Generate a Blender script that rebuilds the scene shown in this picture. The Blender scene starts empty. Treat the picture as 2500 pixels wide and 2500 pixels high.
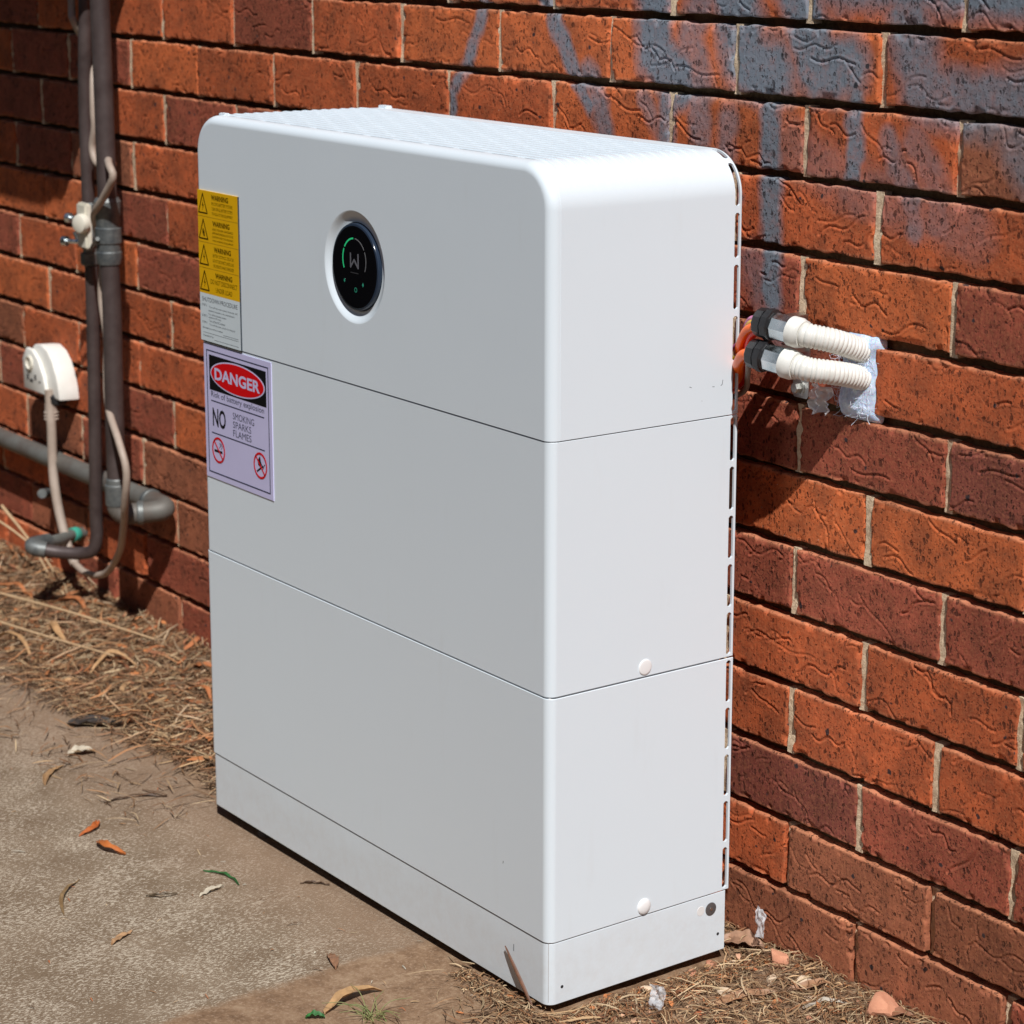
import bpy, bmesh, math, random
import numpy as np
from mathutils import Vector, Matrix
R = math.radians
rng = np.random.default_rng(11); random.seed(5)
sc = bpy.context.scene; col = sc.collection

# ------------------------------------------------------------------ camera
cd = bpy.data.cameras.new('camera'); cam = bpy.data.objects.new('camera', cd); col.objects.link(cam)
cam.location = (2.00671, -1.47840, 1.21701); cam.rotation_euler = (R(78.14524), R(-0.44841), R(52.46937))
cd.sensor_width = 36; cd.lens = 82.72; cd.shift_x = -0.08587; cd.shift_y = -0.09549
cd.clip_start = 0.05; cd.clip_end = 500
cd.dof.use_dof = True; cd.dof.focus_distance = 2.72; cd.dof.aperture_fstop = 9.0
sc.camera = cam
# ------------------------------------------------------------------ light
SUN = Vector((0.556, -0.309, 0.772)).normalized()
w = bpy.data.worlds.new('World'); sc.world = w; w.use_nodes = True
nt = w.node_tree; bg = nt.nodes['Background']
sky = nt.nodes.new('ShaderNodeTexSky'); sky.sky_type = 'NISHITA'; sky.sun_disc = False
sky.sun_elevation = math.asin(SUN.z); sky.sun_rotation = math.atan2(SUN.x, SUN.y)
sky.air_density = 0.8; sky.dust_density = 0.15; sky.ozone_density = 1.0
nt.links.new(sky.outputs[0], bg.inputs[0]); bg.inputs[1].default_value = 0.05
sl = bpy.data.lights.new('sun', 'SUN'); so = bpy.data.objects.new('sun', sl); col.objects.link(so)
sl.energy = 5.0; sl.angle = R(0.53); sl.color = (1.0, 0.985, 0.965)
so.rotation_euler = SUN.to_track_quat('Z', 'Y').to_euler(); so.location = (4, -3, 6)
sc.view_settings.view_transform = 'Standard'; sc.view_settings.look = 'None'
sc.view_settings.exposure = -0.06; sc.view_settings.gamma = 1

# ------------------------------------------------------------------ helpers
def tag(o, label=None, cat=None, group=None, kind=None):
    if label: o['label'] = label
    if cat: o['category'] = cat
    if group: o['group'] = group
    if kind: o['kind'] = kind
    return o
def empty(name, loc, label, cat, group=None):
    o = bpy.data.objects.new(name, None); col.objects.link(o); o.location = loc; o.empty_display_size = 0.02
    return tag(o, label, cat, group)
def link(name, me, mats, parent=None):
    o = bpy.data.objects.new(name, me); col.objects.link(o)
    for m in (mats if isinstance(mats, (list, tuple)) else [mats]): me.materials.append(m)
    if parent:
        o.parent = parent
        o.matrix_parent_inverse = Matrix.Translation(-world_loc(parent))
    return o
def world_loc(p):
    v = Vector(p.location)
    q = p
    while q.parent:
        v += q.matrix_parent_inverse.translation + q.parent.location if False else Vector((0, 0, 0)); q = q.parent
    # meshes sit at the origin in world space, empties at their base
    return v if p.type == 'EMPTY' else Vector((0, 0, 0))
def pymesh(name, V, F, smooth=True, sharp=35):
    me = bpy.data.meshes.new(name); me.from_pydata([tuple(v) for v in V], [], [tuple(f) for f in F]); me.update()
    if smooth:
        me.shade_smooth()
        if sharp: me.set_sharp_from_angle(angle=R(sharp))
    return me
def npmesh(name, V, Q, smooth=True, matidx=None):
    """fast quad mesh from numpy arrays"""
    me = bpy.data.meshes.new(name); V = np.asarray(V, np.float32); Q = np.asarray(Q, np.int32)
    k = Q.shape[1]
    me.vertices.add(len(V)); me.vertices.foreach_set('co', V.ravel())
    me.loops.add(Q.size); me.loops.foreach_set('vertex_index', Q.ravel())
    me.polygons.add(len(Q)); me.polygons.foreach_set('loop_start', np.arange(0, Q.size, k, dtype=np.int32))
    me.polygons.foreach_set('loop_total', np.full(len(Q), k, np.int32))
    if matidx is not None: me.polygons.foreach_set('material_index', np.asarray(matidx, np.int32))
    me.polygons.foreach_set('use_smooth', np.full(len(Q), smooth, bool))
    me.update(calc_edges=True); return me
def weighted(o):
    m = o.modifiers.new('wn', 'WEIGHTED_NORMAL'); m.keep_sharp = True; m.weight = 50
def bake(o, sharp=35):
    dg = bpy.context.evaluated_depsgraph_get(); me = bpy.data.meshes.new_from_object(o.evaluated_get(dg))
    o.modifiers.clear(); o.data = me; me.shade_smooth(); me.set_sharp_from_angle(angle=R(sharp)); return o
class MB:
    def __init__(s): s.V = []; s.F = []
    def add(s, V, F):
        n = len(s.V); s.V += [tuple(v) for v in V]; s.F += [tuple(i + n for i in f) for f in F]; return s
    def box(s, x0, x1, y0, y1, z0, z1, b=0.0):
        bm = bmesh.new(); bmesh.ops.create_cube(bm, size=1)
        for v in bm.verts: v.co = ((x0+x1)/2 + v.co.x*(x1-x0), (y0+y1)/2 + v.co.y*(y1-y0), (z0+z1)/2 + v.co.z*(z1-z0))
        if b: bmesh.ops.bevel(bm, geom=list(bm.edges), offset=b, segments=2, affect='EDGES')
        bm.verts.index_update(); s.add([v.co.copy() for v in bm.verts], [[v.index for v in f.verts] for f in bm.faces]); bm.free(); return s
    def lathe(s, prof, origin, axis, n=48, capa=True, capb=True):
        """prof: list of (distance along axis, radius)"""
        a = Vector(axis).normalized(); q = a.to_track_quat('Z', 'Y'); o = Vector(origin); V = []; F = []
        for (d, r) in prof:
            for i in range(n):
                t = 2*math.pi*i/n; V.append(o + q @ Vector((r*math.cos(t), r*math.sin(t), d)))
        for k in range(len(prof)-1):
            for i in range(n):
                j = (i+1) % n; F.append((k*n+i, k*n+j, (k+1)*n+j, (k+1)*n+i))
        if capa: F.append(tuple(range(n))[::-1])
        if capb: F.append(tuple((len(prof)-1)*n+i for i in range(n)))
        return s.add(V, F)
    def prism(s, pts, f):
        """pts outline; f(p, t) -> 3d, t 0/1"""
        n = len(pts); V = [f(p, 0) for p in pts] + [f(p, 1) for p in pts]
        F = [tuple(range(n))[::-1], tuple(range(n, 2*n))] + [(i, (i+1) % n, n+(i+1) % n, n+i) for i in range(n)]
        return s.add(V, F)
    def tube(s, pts, rad, n=20, step=0.004, smooth=True, rfun=None, caps=True):
        P = catmull(pts, step) if smooth else [Vector(p) for p in pts]
        T = [(P[min(i+1, len(P)-1)] - P[max(i-1, 0)]).normalized() for i in range(len(P))]
        u = T[0].orthogonal().normalized(); V = []; F = []; dist = 0
        for i, p in enumerate(P):
            if i: dist += (p-P[i-1]).length
            u = (u - T[i]*u.dot(T[i])).normalized(); v = T[i].cross(u)
            r = rfun(dist) if rfun else (rad[0] + (rad[1]-rad[0])*i/(len(P)-1) if isinstance(rad, tuple) else rad)
            for k in range(n):
                a = 2*math.pi*k/n; V.append(p + (u*math.cos(a) + v*math.sin(a))*r)
        for i in range(len(P)-1):
            for k in range(n):
                j = (k+1) % n; F.append((i*n+k, i*n+j, (i+1)*n+j, (i+1)*n+k))
        if caps: F.append(tuple(range(n))[::-1]); F.append(tuple((len(P)-1)*n+k for k in range(n)))
        return s.add(V, F)
    def build(s, name, mat, parent=None, sharp=35, wn=False, fix=True):
        me = pymesh(name, s.V, s.F, False)
        if fix:
            bm = bmesh.new(); bm.from_mesh(me); bmesh.ops.recalc_face_normals(bm, faces=bm.faces); bm.to_mesh(me); bm.free()
        me.shade_smooth(); me.set_sharp_from_angle(angle=R(sharp))
        o = link(name, me, mat, parent)
        if wn: weighted(o)
        return o
def catmull(pts, step):
    P = [Vector(p) for p in pts]; P = [P[0]*2-P[1]] + P + [P[-1]*2-P[-2]]; out = []
    for i in range(1, len(P)-2):
        L = (P[i+1]-P[i]).length; n = max(1, int(L/step))
        for k in range(n):
            t = k/n; a, b, c, d = P[i-1:i+3]
            out.append(0.5*((2*b) + (c-a)*t + (2*a-5*b+4*c-d)*t*t + (3*b-a-3*c+d)*t**3))
    out.append(P[-2]); return out
def vnoise(x, y, seed=0):
    """value noise -1..1 on numpy arrays"""
    xi = np.floor(x).astype(np.int64); yi = np.floor(y).astype(np.int64); fx = x-xi; fy = y-yi
    fx = fx*fx*(3-2*fx); fy = fy*fy*(3-2*fy)
    def h(a, b):
        n = (a*374761393 + b*668265263 + seed*974711) & 0x7fffffff
        n = ((n ^ (n >> 13)) * 1274126177) & 0x7fffffff
        return ((n ^ (n >> 16)) & 0xffff)/32767.5 - 1
    return (h(xi, yi)*(1-fx)+h(xi+1, yi)*fx)*(1-fy) + (h(xi, yi+1)*(1-fx)+h(xi+1, yi+1)*fx)*fy

# ------------------------------------------------------------------ materials
def mat(name, base=(.5, .5, .5), rough=.5, metal=0, **kw):
    m = bpy.data.materials.new(name); m.use_nodes = True; b = m.node_tree.nodes['Principled BSDF']
    b.inputs['Base Color'].default_value = (*base, 1); b.inputs['Roughness'].default_value = rough; b.inputs['Metallic'].default_value = metal
    for k, v in kw.items(): b.inputs[k.replace('_', ' ')].default_value = v
    return m
class N:
    def __init__(s, m): s.t = m.node_tree; s.b = s.t.nodes['Principled BSDF']
    def new(s, t, **kw):
        n = s.t.nodes.new(t)
        for k, v in kw.items(): setattr(n, k, v)
        return n
    def l(s, a, b): s.t.links.new(a, b)
    def coord(s, scale=(1, 1, 1)):
        tc = s.new('ShaderNodeTexCoord'); mp = s.new('ShaderNodeMapping'); mp.inputs['Scale'].default_value = scale
        s.l(tc.outputs['Object'], mp.inputs[0]); return mp.outputs[0]
    def noise(s, vec, scale, detail=4, rough=.55, dist=0):
        n = s.new('ShaderNodeTexNoise'); n.inputs['Scale'].default_value = scale; n.inputs['Detail'].default_value = detail
        n.inputs['Roughness'].default_value = rough; n.inputs['Distortion'].default_value = dist; s.l(vec, n.inputs['Vector']); return n.outputs['Fac']
    def voro(s, vec, scale, feat='F1'):
        n = s.new('ShaderNodeTexVoronoi', feature=feat); n.inputs['Scale'].default_value = scale; s.l(vec, n.inputs['Vector']); return n
    def ramp(s, fac, stops):
        n = s.new('ShaderNodeValToRGB'); e = n.color_ramp.elements
        while len(e) < len(stops): e.new(.5)
        for k, (p, c) in zip(e, stops): k.position = p; k.color = (*c, 1) if isinstance(c, (tuple, list)) else (c, c, c, 1)
        s.l(fac, n.inputs[0]); return n.outputs[0]
    def mix(s, f, a, b, mode='MIX'):
        n = s.new('ShaderNodeMix', data_type='RGBA', blend_type=mode)
        for sock, v in ((n.inputs[0], f), (n.inputs[6], a), (n.inputs[7], b)):
            if hasattr(v, 'links'): s.l(v, sock)
            else: sock.default_value = v if sock == n.inputs[0] else (*v, 1)
        return n.outputs[2]
    def math(s, op, a, b=0.0, c=None):
        n = s.new('ShaderNodeMath', operation=op)
        for i, v in enumerate([a, b] + ([c] if c is not None else [])):
            if hasattr(v, 'links'): s.l(v, n.inputs[i])
            else: n.inputs[i].default_value = v
        return n.outputs[0]
    def attr(s, name): return s.new('ShaderNodeAttribute', attribute_name=name)
    def bump(s, h, dist, strength=1, prev=None):
        n = s.new('ShaderNodeBump'); n.inputs['Distance'].default_value = dist; n.inputs['Strength'].default_value = strength
        s.l(h, n.inputs['Height'])
        if prev: s.l(prev, n.inputs['Normal'])
        s.l(n.outputs[0], s.b.inputs['Normal']); return n.outputs[0]
    def color(s, c): s.l(c, s.b.inputs['Base Color'])
    def rough(s, c): s.l(c, s.b.inputs['Roughness'])

def noisy(name, c1, c2, scale, rough=.6, metal=0, bumpd=.0006, bscale=None, **kw):
    m = mat(name, c1, rough, metal, **kw); n = N(m); v = n.coord()
    f = n.noise(v, scale, 5, .6); n.color(n.ramp(f, [(.3, c1), (.7, c2)]))
    if bumpd: n.bump(n.noise(v, bscale or scale*3, 4), bumpd, .6)
    return m
# white powder coat
M_white = mat('white_powder_coat', (.80, .805, .81), .42); n = N(M_white); v = n.coord()
n.color(n.mix(n.math('MULTIPLY', n.noise(v, 3, 4, .6), .10), (.700, .775, .830), (.61, .67, .71)))
tcz = n.new('ShaderNodeTexCoord'); sz_ = n.new('ShaderNodeSeparateXYZ'); n.l(tcz.outputs['Object'], sz_.inputs[0])
low = n.ramp(n.math('ADD', sz_.outputs[2], n.math('MULTIPLY', n.noise(v, 11, 6, .7), -.10)), [(0, .22), (.03, 0.0)])
cw = n.b.inputs['Base Color'].links[0].from_socket
cw = n.mix(n.math('MULTIPLY', low, n.ramp(n.noise(v, 55, 6, .75), [(.35, .2), (.8, 1.0)])), cw, (.42, .33, .26))
cw = n.mix(n.ramp(n.noise(n.coord((1, 1, .18)), 26, 5, .7), [(.60, 0.0), (.85, .14)]), cw, (.50, .49, .46)); n.color(cw)
n.bump(n.noise(v, 900, 2, .5), .00012, .35); n.rough(n.ramp(n.noise(v, 9, 3), [(.3, .38), (.7, .50)]))
M_whitepl = mat('white_plastic', (.82, .82, .82), .3)
M_ledge = mat('inner_body_grey', (.55, .56, .57), .6)
M_dark = mat('dark_underside', (.012, .012, .014), .8)
M_glass = mat('black_display_glass', (.004, .004, .005), .05); M_glass.node_tree.nodes['Principled BSDF'].inputs['Specular IOR Level'].default_value = .06
M_rim = mat('blue_black_rim', (.022, .035, .06), .16)
def emis(name, c, s): return mat(name, (.0, .0, .0), .5, Emission_Color=(*c, 1), Emission_Strength=s)
M_green = emis('green_light', (.02, .55, .20), .75); M_green2 = emis('dim_teal_light', (.03, .35, .22), .5)
M_greyl = mat('grey_display_print', (.16, .16, .17), .4)
M_logo = mat('grey_logo_print', (.13, .13, .15), .4)
M_yellow = noisy('yellow_label', (.78, .44, .0), (.74, .40, .0), 30, .42, bumpd=0)
M_paper = noisy('white_label', (.66, .74, .78), (.62, .70, .74), 30, .4, bumpd=0)
M_lilac = noisy('lilac_white_sticker', (.60, .58, .84), (.55, .53, .78), 9, .4, bumpd=0)
M_ink = mat('black_ink', (.006, .006, .007), .6, Specular_IOR_Level=.08)
M_inkgrey = mat('grey_ink', (.045, .055, .07), .6, Specular_IOR_Level=.1)
M_inky = mat('brown_ink', (.035, .018, .0), .6, Specular_IOR_Level=.1)
M_inklil = mat('slate_ink', (.035, .04, .08), .6, Specular_IOR_Level=.1)
M_red = mat('red_ink', (.62, .003, .006), .6, Specular_IOR_Level=.1)
M_zinc = mat('zinc_plated_steel', (.72, .78, .80), .22, 1.0); n = N(M_zinc); v = n.coord()
n.rough(n.ramp(n.noise(v, 120, 4), [(.3, .15), (.7, .4)])); n.color(n.ramp(n.noise(v, 60, 4), [(.3, (.45, .52, .54)), (.7, (.85, .88, .88))]))
M_steel = noisy('steel_bracket', (.42, .42, .40), (.6, .6, .58), 80, .35, 1.0, .0002)
M_blackpl = noisy('black_nylon', (.010, .010, .011), (.02, .02, .022), 60, .38, 0, .0004, 300)
M_conduit = noisy('ivory_conduit', (.76, .76, .72), (.66, .65, .60), 70, .42, 0, .0002, 400)
M_ivory = noisy('ivory_plastic', (.74, .70, .60), (.62, .58, .47), 30, .45, 0, .0004, 200)
M_cream = noisy('weathered_cream_cable', (.42, .34, .28), (.32, .25, .20), 30, .55)
M_socket = noisy('cream_socket', (.82, .81, .76), (.74, .72, .66), 25, .45)
M_brownpipe = noisy('weathered_brown_pipe', (.050, .034, .032), (.095, .072, .068), 22, .5, .25, .0003)
M_greypipe = noisy('weathered_copper_pipe', (.11, .085, .07), (.17, .175, .16), 14, .6, .25, .0004)
M_lead = noisy('grey_pipe_fitting', (.07, .08, .085), (.20, .21, .20), 45, .5, .4, .001, 160)
M_verd = noisy('verdigris_copper', (.05, .38, .26), (.03, .25, .20), 90, .7)
M_box = noisy('grey_meter_box_paint', (.40, .41, .40), (.34, .35, .34), 8, .5)
def cable(name, c): return mat(name, c, .28)
M_pink = cable('pink_cable', (.68, .22, .45)); M_yel = cable('yellow_cable', (.70, .42, .02)); M_or = cable('orange_cable', (.88, .14, .005)); M_redc = cable('red_cable', (.72, .02, .01)); M_gry = cable('grey_cable', (.30, .28, .26))

# brick
M_brick = mat('rustic_brick', (.4, .1, .04), .8, Specular_IOR_Level=.14); n = N(M_brick); v = n.coord(); vs_ = n.coord((1, 1, .38))
base = n.attr('Col').outputs['Color']
big = n.noise(v, 26, 5, .65); fine = n.noise(v, 320, 3, .6)
c = n.mix(n.ramp(big, [(.36, 0.0), (.66, .55)]), base, (.085, .032, .022))
c = n.mix(n.ramp(fine, [(.45, 0.0), (.8, .35)]), c, (.62, .27, .12))
pa = n.attr('paint').outputs['Fac']
pn = n.math('MULTIPLY', pa, n.math('ADD', n.math('MULTIPLY', n.noise(v, 70, 6, .75), 1.2), .30))
c = n.mix(n.math('MINIMUM', pn, .9), c, (.170, .235, .285))
vd = n.new('ShaderNodeVectorMath', operation='MULTIPLY_ADD'); nz_ = n.new('ShaderNodeTexNoise'); nz_.inputs['Scale'].default_value = 140; nz_.inputs['Detail'].default_value = 3; n.l(v, nz_.inputs['Vector'])
n.l(nz_.outputs['Color'], vd.inputs[0]); vd.inputs[1].default_value = (.007, .007, .007); n.l(v, vd.inputs[2]); v2 = vd.outputs[0]
vd2 = n.new('ShaderNodeVectorMath', operation='MULTIPLY'); n.l(v2, vd2.inputs[0]); vd2.inputs[1].default_value = (1, 1, .55); v3 = vd2.outputs[0]
def spots(vec, scale, cut, gain, ch=0, soft=.12):
    vo = n.voro(vec, scale); sc_ = n.new('ShaderNodeSeparateColor'); n.l(vo.outputs['Color'], sc_.inputs[0])
    return n.ramp(n.math('SUBTRACT', n.math('MULTIPLY', n.math('SUBTRACT', sc_.outputs[ch], cut), gain), vo.outputs['Distance']), [(.0, 0.0), (soft, 1.0)])
clump = n.ramp(n.noise(v, 34, 4, .65), [(.34, .35), (.55, 1.0)])
spm = spots(v2, 58, .68, .8, 0, .06)
c = n.mix(n.math('MULTIPLY', spm, .9), c, (.026, .030, .036))
p1 = spots(v3, 210, .50, 1.15); p2 = spots(v2, 400, .55, 1.3, 1)
pitm = n.math('MULTIPLY', n.math('MAXIMUM', p1, n.math('MULTIPLY', p2, .8)), clump)
c = n.mix(n.math('MULTIPLY', pitm, .68), c, (.018, .009, .008))
wh = n.voro(v, 210); sepw = n.new('ShaderNodeSeparateColor'); n.l(wh.outputs['Color'], sepw.inputs[0])
whm = n.ramp(n.math('SUBTRACT', n.math('MULTIPLY', n.math('SUBTRACT', sepw.outputs[1], .955), 5), wh.outputs['Distance']), [(0, 0.0), (.1, .6)])
c = n.mix(whm, c, (.62, .55, .46))
n.color(c)
vz = n.coord((3.2, 1, .16))
b1 = n.bump(n.noise(vz, 90, 4, .7), .0012, .55)
b2 = n.bump(n.noise(v, 420, 4, .65), .0008, .8, b1)
b3 = n.bump(n.math('SUBTRACT', 1.0, pitm), .0022, 1.0, b2)
M_mortar = mat('sandy_mortar', (.5, .4, .28), .95, Specular_IOR_Level=.1); n = N(M_mortar); v = n.coord()
n.color(n.ramp(n.noise(v, 260, 4, .7), [(.3, (.56, .40, .26)), (.7, (.84, .67, .47))])); n.bump(n.noise(v, 480, 4, .7), .0018, 1)
M_bed = mat('raked_bed_mortar_shaded', (.17, .12, .07), .98, Specular_IOR_Level=.05); n = N(M_bed); v = n.coord()  # colour darkened to deepen the shadow in the bed joints
n.color(n.ramp(n.noise(v, 200, 4, .7), [(.3, (.10, .065, .035)), (.7, (.19, .13, .07))])); n.bump(n.noise(v, 400, 4, .7), .0015, 1)

# ------------------------------------------------------------------ brick wall
YW, XO, ZO = 0.3309, -1.6404, 1.1857
def seg_dist(px, pz, pts):
    d = np.full(px.shape, 9.0)
    for (a, b), (c_, e) in zip(pts[:-1], pts[1:]):
        dx, dz = c_-a, e-b; L = dx*dx+dz*dz+1e-12
        t = np.clip(((px-a)*dx+(pz-b)*dz)/L, 0, 1); d = np.minimum(d, np.hypot(px-a-t*dx, pz-b-t*dz))
    return d
STROKES = [([(-.595, 1.15), (-.602, 1.10), (-.643, 1.028), (-.672, .983), (-.68, .92)], .011, .85),
 ([(-.475, 1.15), (-.451, 1.098), (-.432, 1.077), (-.414, 1.056), (-.396, 1.02), (-.37, .99)], .013, .9),
 ([(-.37, 1.03), (-.345, .985), (-.333, .94)], .017, .75),
 ([(-.24, 1.12), (-.235, 1.06), (-.19, 1.03)], .034, 1.0), ([(-.15, 1.13), (-.17, 1.08), (-.15, 1.03)], .026, .6),
 ([(-.09, 1.13), (-.07, 1.06), (-.02, 1.05)], .040, 1.0), ([(.02, 1.14), (.05, 1.06), (.10, 1.06)], .036, .95), ([(.0, 1.17), (.36, 1.16)], .040, 1.0),
 ([(.19, 1.12), (.22, 1.04), (.30, 1.03), (.40, 1.05)], .034, .8), ([(.36, .99), (.42, .93)], .03, .6),
 ([(-.205, 1.02), (-.215, .96)], .018, .85), ([(-.155, 1.01), (-.15, .965)], .02, .6), ([(-.26, 1.01), (-.22, .955)], .014, .5),
 ([(-.024, 1.02), (-.021, .93), (-.017, .85), (-.015, .79)], .0175, 1.0), ([(-.10, .99), (-.105, .94), (-.09, .90)], .018, .55),
 ([(.117, 1.03), (.116, .945)], .014, .9), ([(.17, .985), (.185, .955), (.205, .93), (.211, .895)], .015, .55), ([(.21, .99), (.24, .95), (.25, .90)], .02, .4),
 ([(-.05, .83), (-.02, .77), (.0, .74)], .02, .4), ([(.0, .97), (.12, .93), (.2, .92), (.3, .9)], .030, .28), ([(-.3, 1.16), (-.5, 1.17)], .03, .5)]
def paint_at(X, Z):
    m = np.zeros(X.shape)
    for pts, r, s in STROKES:
        d = seg_dist(X, Z, pts); d = d + .005*vnoise(X*60, Z*60, 3)
        m = np.maximum(m, s*np.clip(1-(d-r*.6)/(r*.8), 0, 1))
    return m
ORANGE = (.65, .155, .050); RED = (.55, .124, .044); MAROON = (.36, .088, .052); BROWN = (.37, .125, .066); DARK = (.26, .072, .052)
KNOWN = {(1, 6.5): ORANGE, (1, 5.5): ORANGE, (1, 4.5): ORANGE, (1, 7.5): RED, (2, 8): BROWN, (2, 7): RED, (2, 6): ORANGE, (2, 5): ORANGE, (3, 7.5): RED, (3, 6.5): RED,
 (4, 6): MAROON, (4, 7): ORANGE, (4, 8): MAROON, (5, 6.5): MAROON, (5, 7.5): RED, (6, 6): MAROON, (6, 7): MAROON, (6, 8): DARK, (7, 6.5): ORANGE, (7, 7.5): ORANGE,
 (8, 6): MAROON, (8, 7): MAROON, (8, 8): MAROON, (9, 6.5): RED, (9, 7.5): RED, (9, 8.5): RED, (10, 6): RED, (10, 7): RED, (10, 8): RED, (11, 6.5): DARK, (11, 7.5): MAROON, (11, 8.5): MAROON,
 (12, 6): RED, (12, 7): BROWN, (12, 8): BROWN, (13, 6.5): BROWN, (13, 7.5): BROWN}
HX0, HX1 = .104, .1596       # cut-out for the conduits, in course 5
allV, allQ, allC, allP, allM = [], [], [], [], []; off = 0
def add_patch(V, Q, colr, paint, mi):
    global off
    allV.append(V); allQ.append(Q+off); allC.append(np.tile(colr, (len(V), 1)) if np.ndim(colr) == 1 else colr); allP.append(paint); allM.append(np.full(len(Q), mi)); off += len(V)
def gridq(nx, nz):
    i = np.arange(nx*nz).reshape(nx, nz); return np.stack([i[:-1, :-1].ravel(), i[1:, :-1].ravel(), i[1:, 1:].ravel(), i[:-1, 1:].ravel()], 1)
def brick(x0, x1, z0, z1, c, seed, res, amp=1.0):
    r = np.random.default_rng(seed)
    x0 += r.normal(0, .0009); x1 += r.normal(0, .0009); z0 += r.normal(0, .0006); z1 += r.normal(0, .0006); yo = r.normal(0, .0009)
    nx = max(4, int((x1-x0)/res)); nz = max(4, int((z1-z0)/res))
    # extra close rows at the arris, then a skirt running back into the wall
    def axis(a, b, k):
        e = np.array([0, .0006, .0014, .0026, .0042]); return np.concatenate([a+e, np.linspace(a+.006, b-.006, k), (b-e)[::-1]])
    ax = axis(x0, x1, nx); az = axis(z0, z1, nz); X, Z = np.meshgrid(ax, az, indexing='ij')
    ed = np.minimum(np.minimum(X-x0, x1-X), np.minimum(Z-z0, z1-Z))
    chip = np.clip(vnoise(X*95, Z*95, seed % 97)-.25, 0, 1)*.006*(ed < .008)
    rr = .0021 + .0010*vnoise(X*40, Z*40, 5)
    t = np.clip(1-ed/rr, 0, 1); H = -(1-np.sqrt(np.clip(1-t*t, 0, 1)))*rr
    H = H - chip*np.clip(1-ed/.008, 0, 1)*1.3 + .0004*vnoise(X*25, Z*25, seed % 51) + .00022*vnoise(X*210, Z*210, 8)
    # rolled wavy scores
    ln = x1-x0
    for k in range(int(ln/.23*r.integers(5, 11))+1):
        L = r.uniform(.015, .085); cx, cz = x0+ln*((k*.382+r.uniform(-.08, .08)) % 1), z0+(z1-z0)*((k*.618+r.uniform(-.1, .1)+seed*.37) % 1); a = r.normal(0, .42); ph = r.uniform(0, 6.3); A = r.uniform(.002, .007); wl = r.uniform(.03, .07)
        s = np.linspace(-L/2, L/2, 9); o = A*np.sin(s/wl*6.28+ph)
        pts = list(zip(cx+s*math.cos(a)-o*math.sin(a), cz+s*math.sin(a)+o*math.cos(a)))
        m = (np.abs(X-cx) < L/2+.02) & (np.abs(Z-cz) < L/2+.02)
        if not m.any(): continue
        d = seg_dist(X[m], Z[m], pts); dep = r.uniform(.0006, .0016)*amp
        H[m] += -dep*np.exp(-(d/.0013)**2) + .35*dep*np.exp(-((d-.0030)/.0012)**2)
    wx = .0015*vnoise(Z*70, X*0+seed, 1)*np.clip(1-np.minimum(X-x0, x1-X)/.01, 0, 1)
    wz = .0015*vnoise(X*70, Z*0+seed, 2)*np.clip(1-np.minimum(Z-z0, z1-Z)/.01, 0, 1)
    V = np.stack([X+wx, YW-H-yo, Z+wz], -1)
    # skirt
    V = np.concatenate([V[:1]*1, V, V[-1:]*1], 0); V = np.concatenate([V[:, :1]*1, V, V[:, -1:]*1], 1)
    V[0, :, 1] = V[-1, :, 1] = YW+.03; V[:, 0, 1] = V[:, -1, 1] = YW+.03
    nx, nz = V.shape[:2]; V = V.reshape(-1, 3)
    cc = np.array(c)*(1+r.normal(0, .07)); cc = np.clip(cc, .01, 1)
    C = np.tile(cc, (len(V), 1)); 
    edc = np.clip(1-np.concatenate([np.minimum(V[:, 2]-z0, z1-V[:, 2])[None]])[0]/.004, 0, 1)[:, None]   # paler towards the top and bottom arris
    C = C*(1-edc*.6)+np.array([.70, .30, .16])*edc*.6
    add_patch(V, gridq(nx, nz), C, paint_at(V[:, 0], V[:, 2]), 0)
def mort(x0, x1, z0, z1, y, res, mi, seed):
    nx = max(3, int((x1-x0)/res)); nz = max(3, int((z1-z0)/res)); X, Z = np.meshgrid(np.linspace(x0, x1, nx), np.linspace(z0, z1, nz), indexing='ij')
    Y = y + .0007*vnoise(X*260, Z*260, seed) + .0016*vnoise(X*55, Z*55, seed+1)
    V = np.stack([X, Y, Z], -1)
    V = np.concatenate([V[:1]*1, V, V[-1:]*1], 0); V = np.concatenate([V[:, :1]*1, V, V[:, -1:]*1], 1)
    V[0, :, 1] = V[-1, :, 1] = YW+.02; V[:, 0, 1] = V[:, -1, 1] = YW+.025
    nx, nz = V.shape[:2]; V = V.reshape(-1, 3); add_patch(V, gridq(nx, nz), np.array([.5, .4, .3]), paint_at(V[:, 0], V[:, 2])*0, mi)
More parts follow.
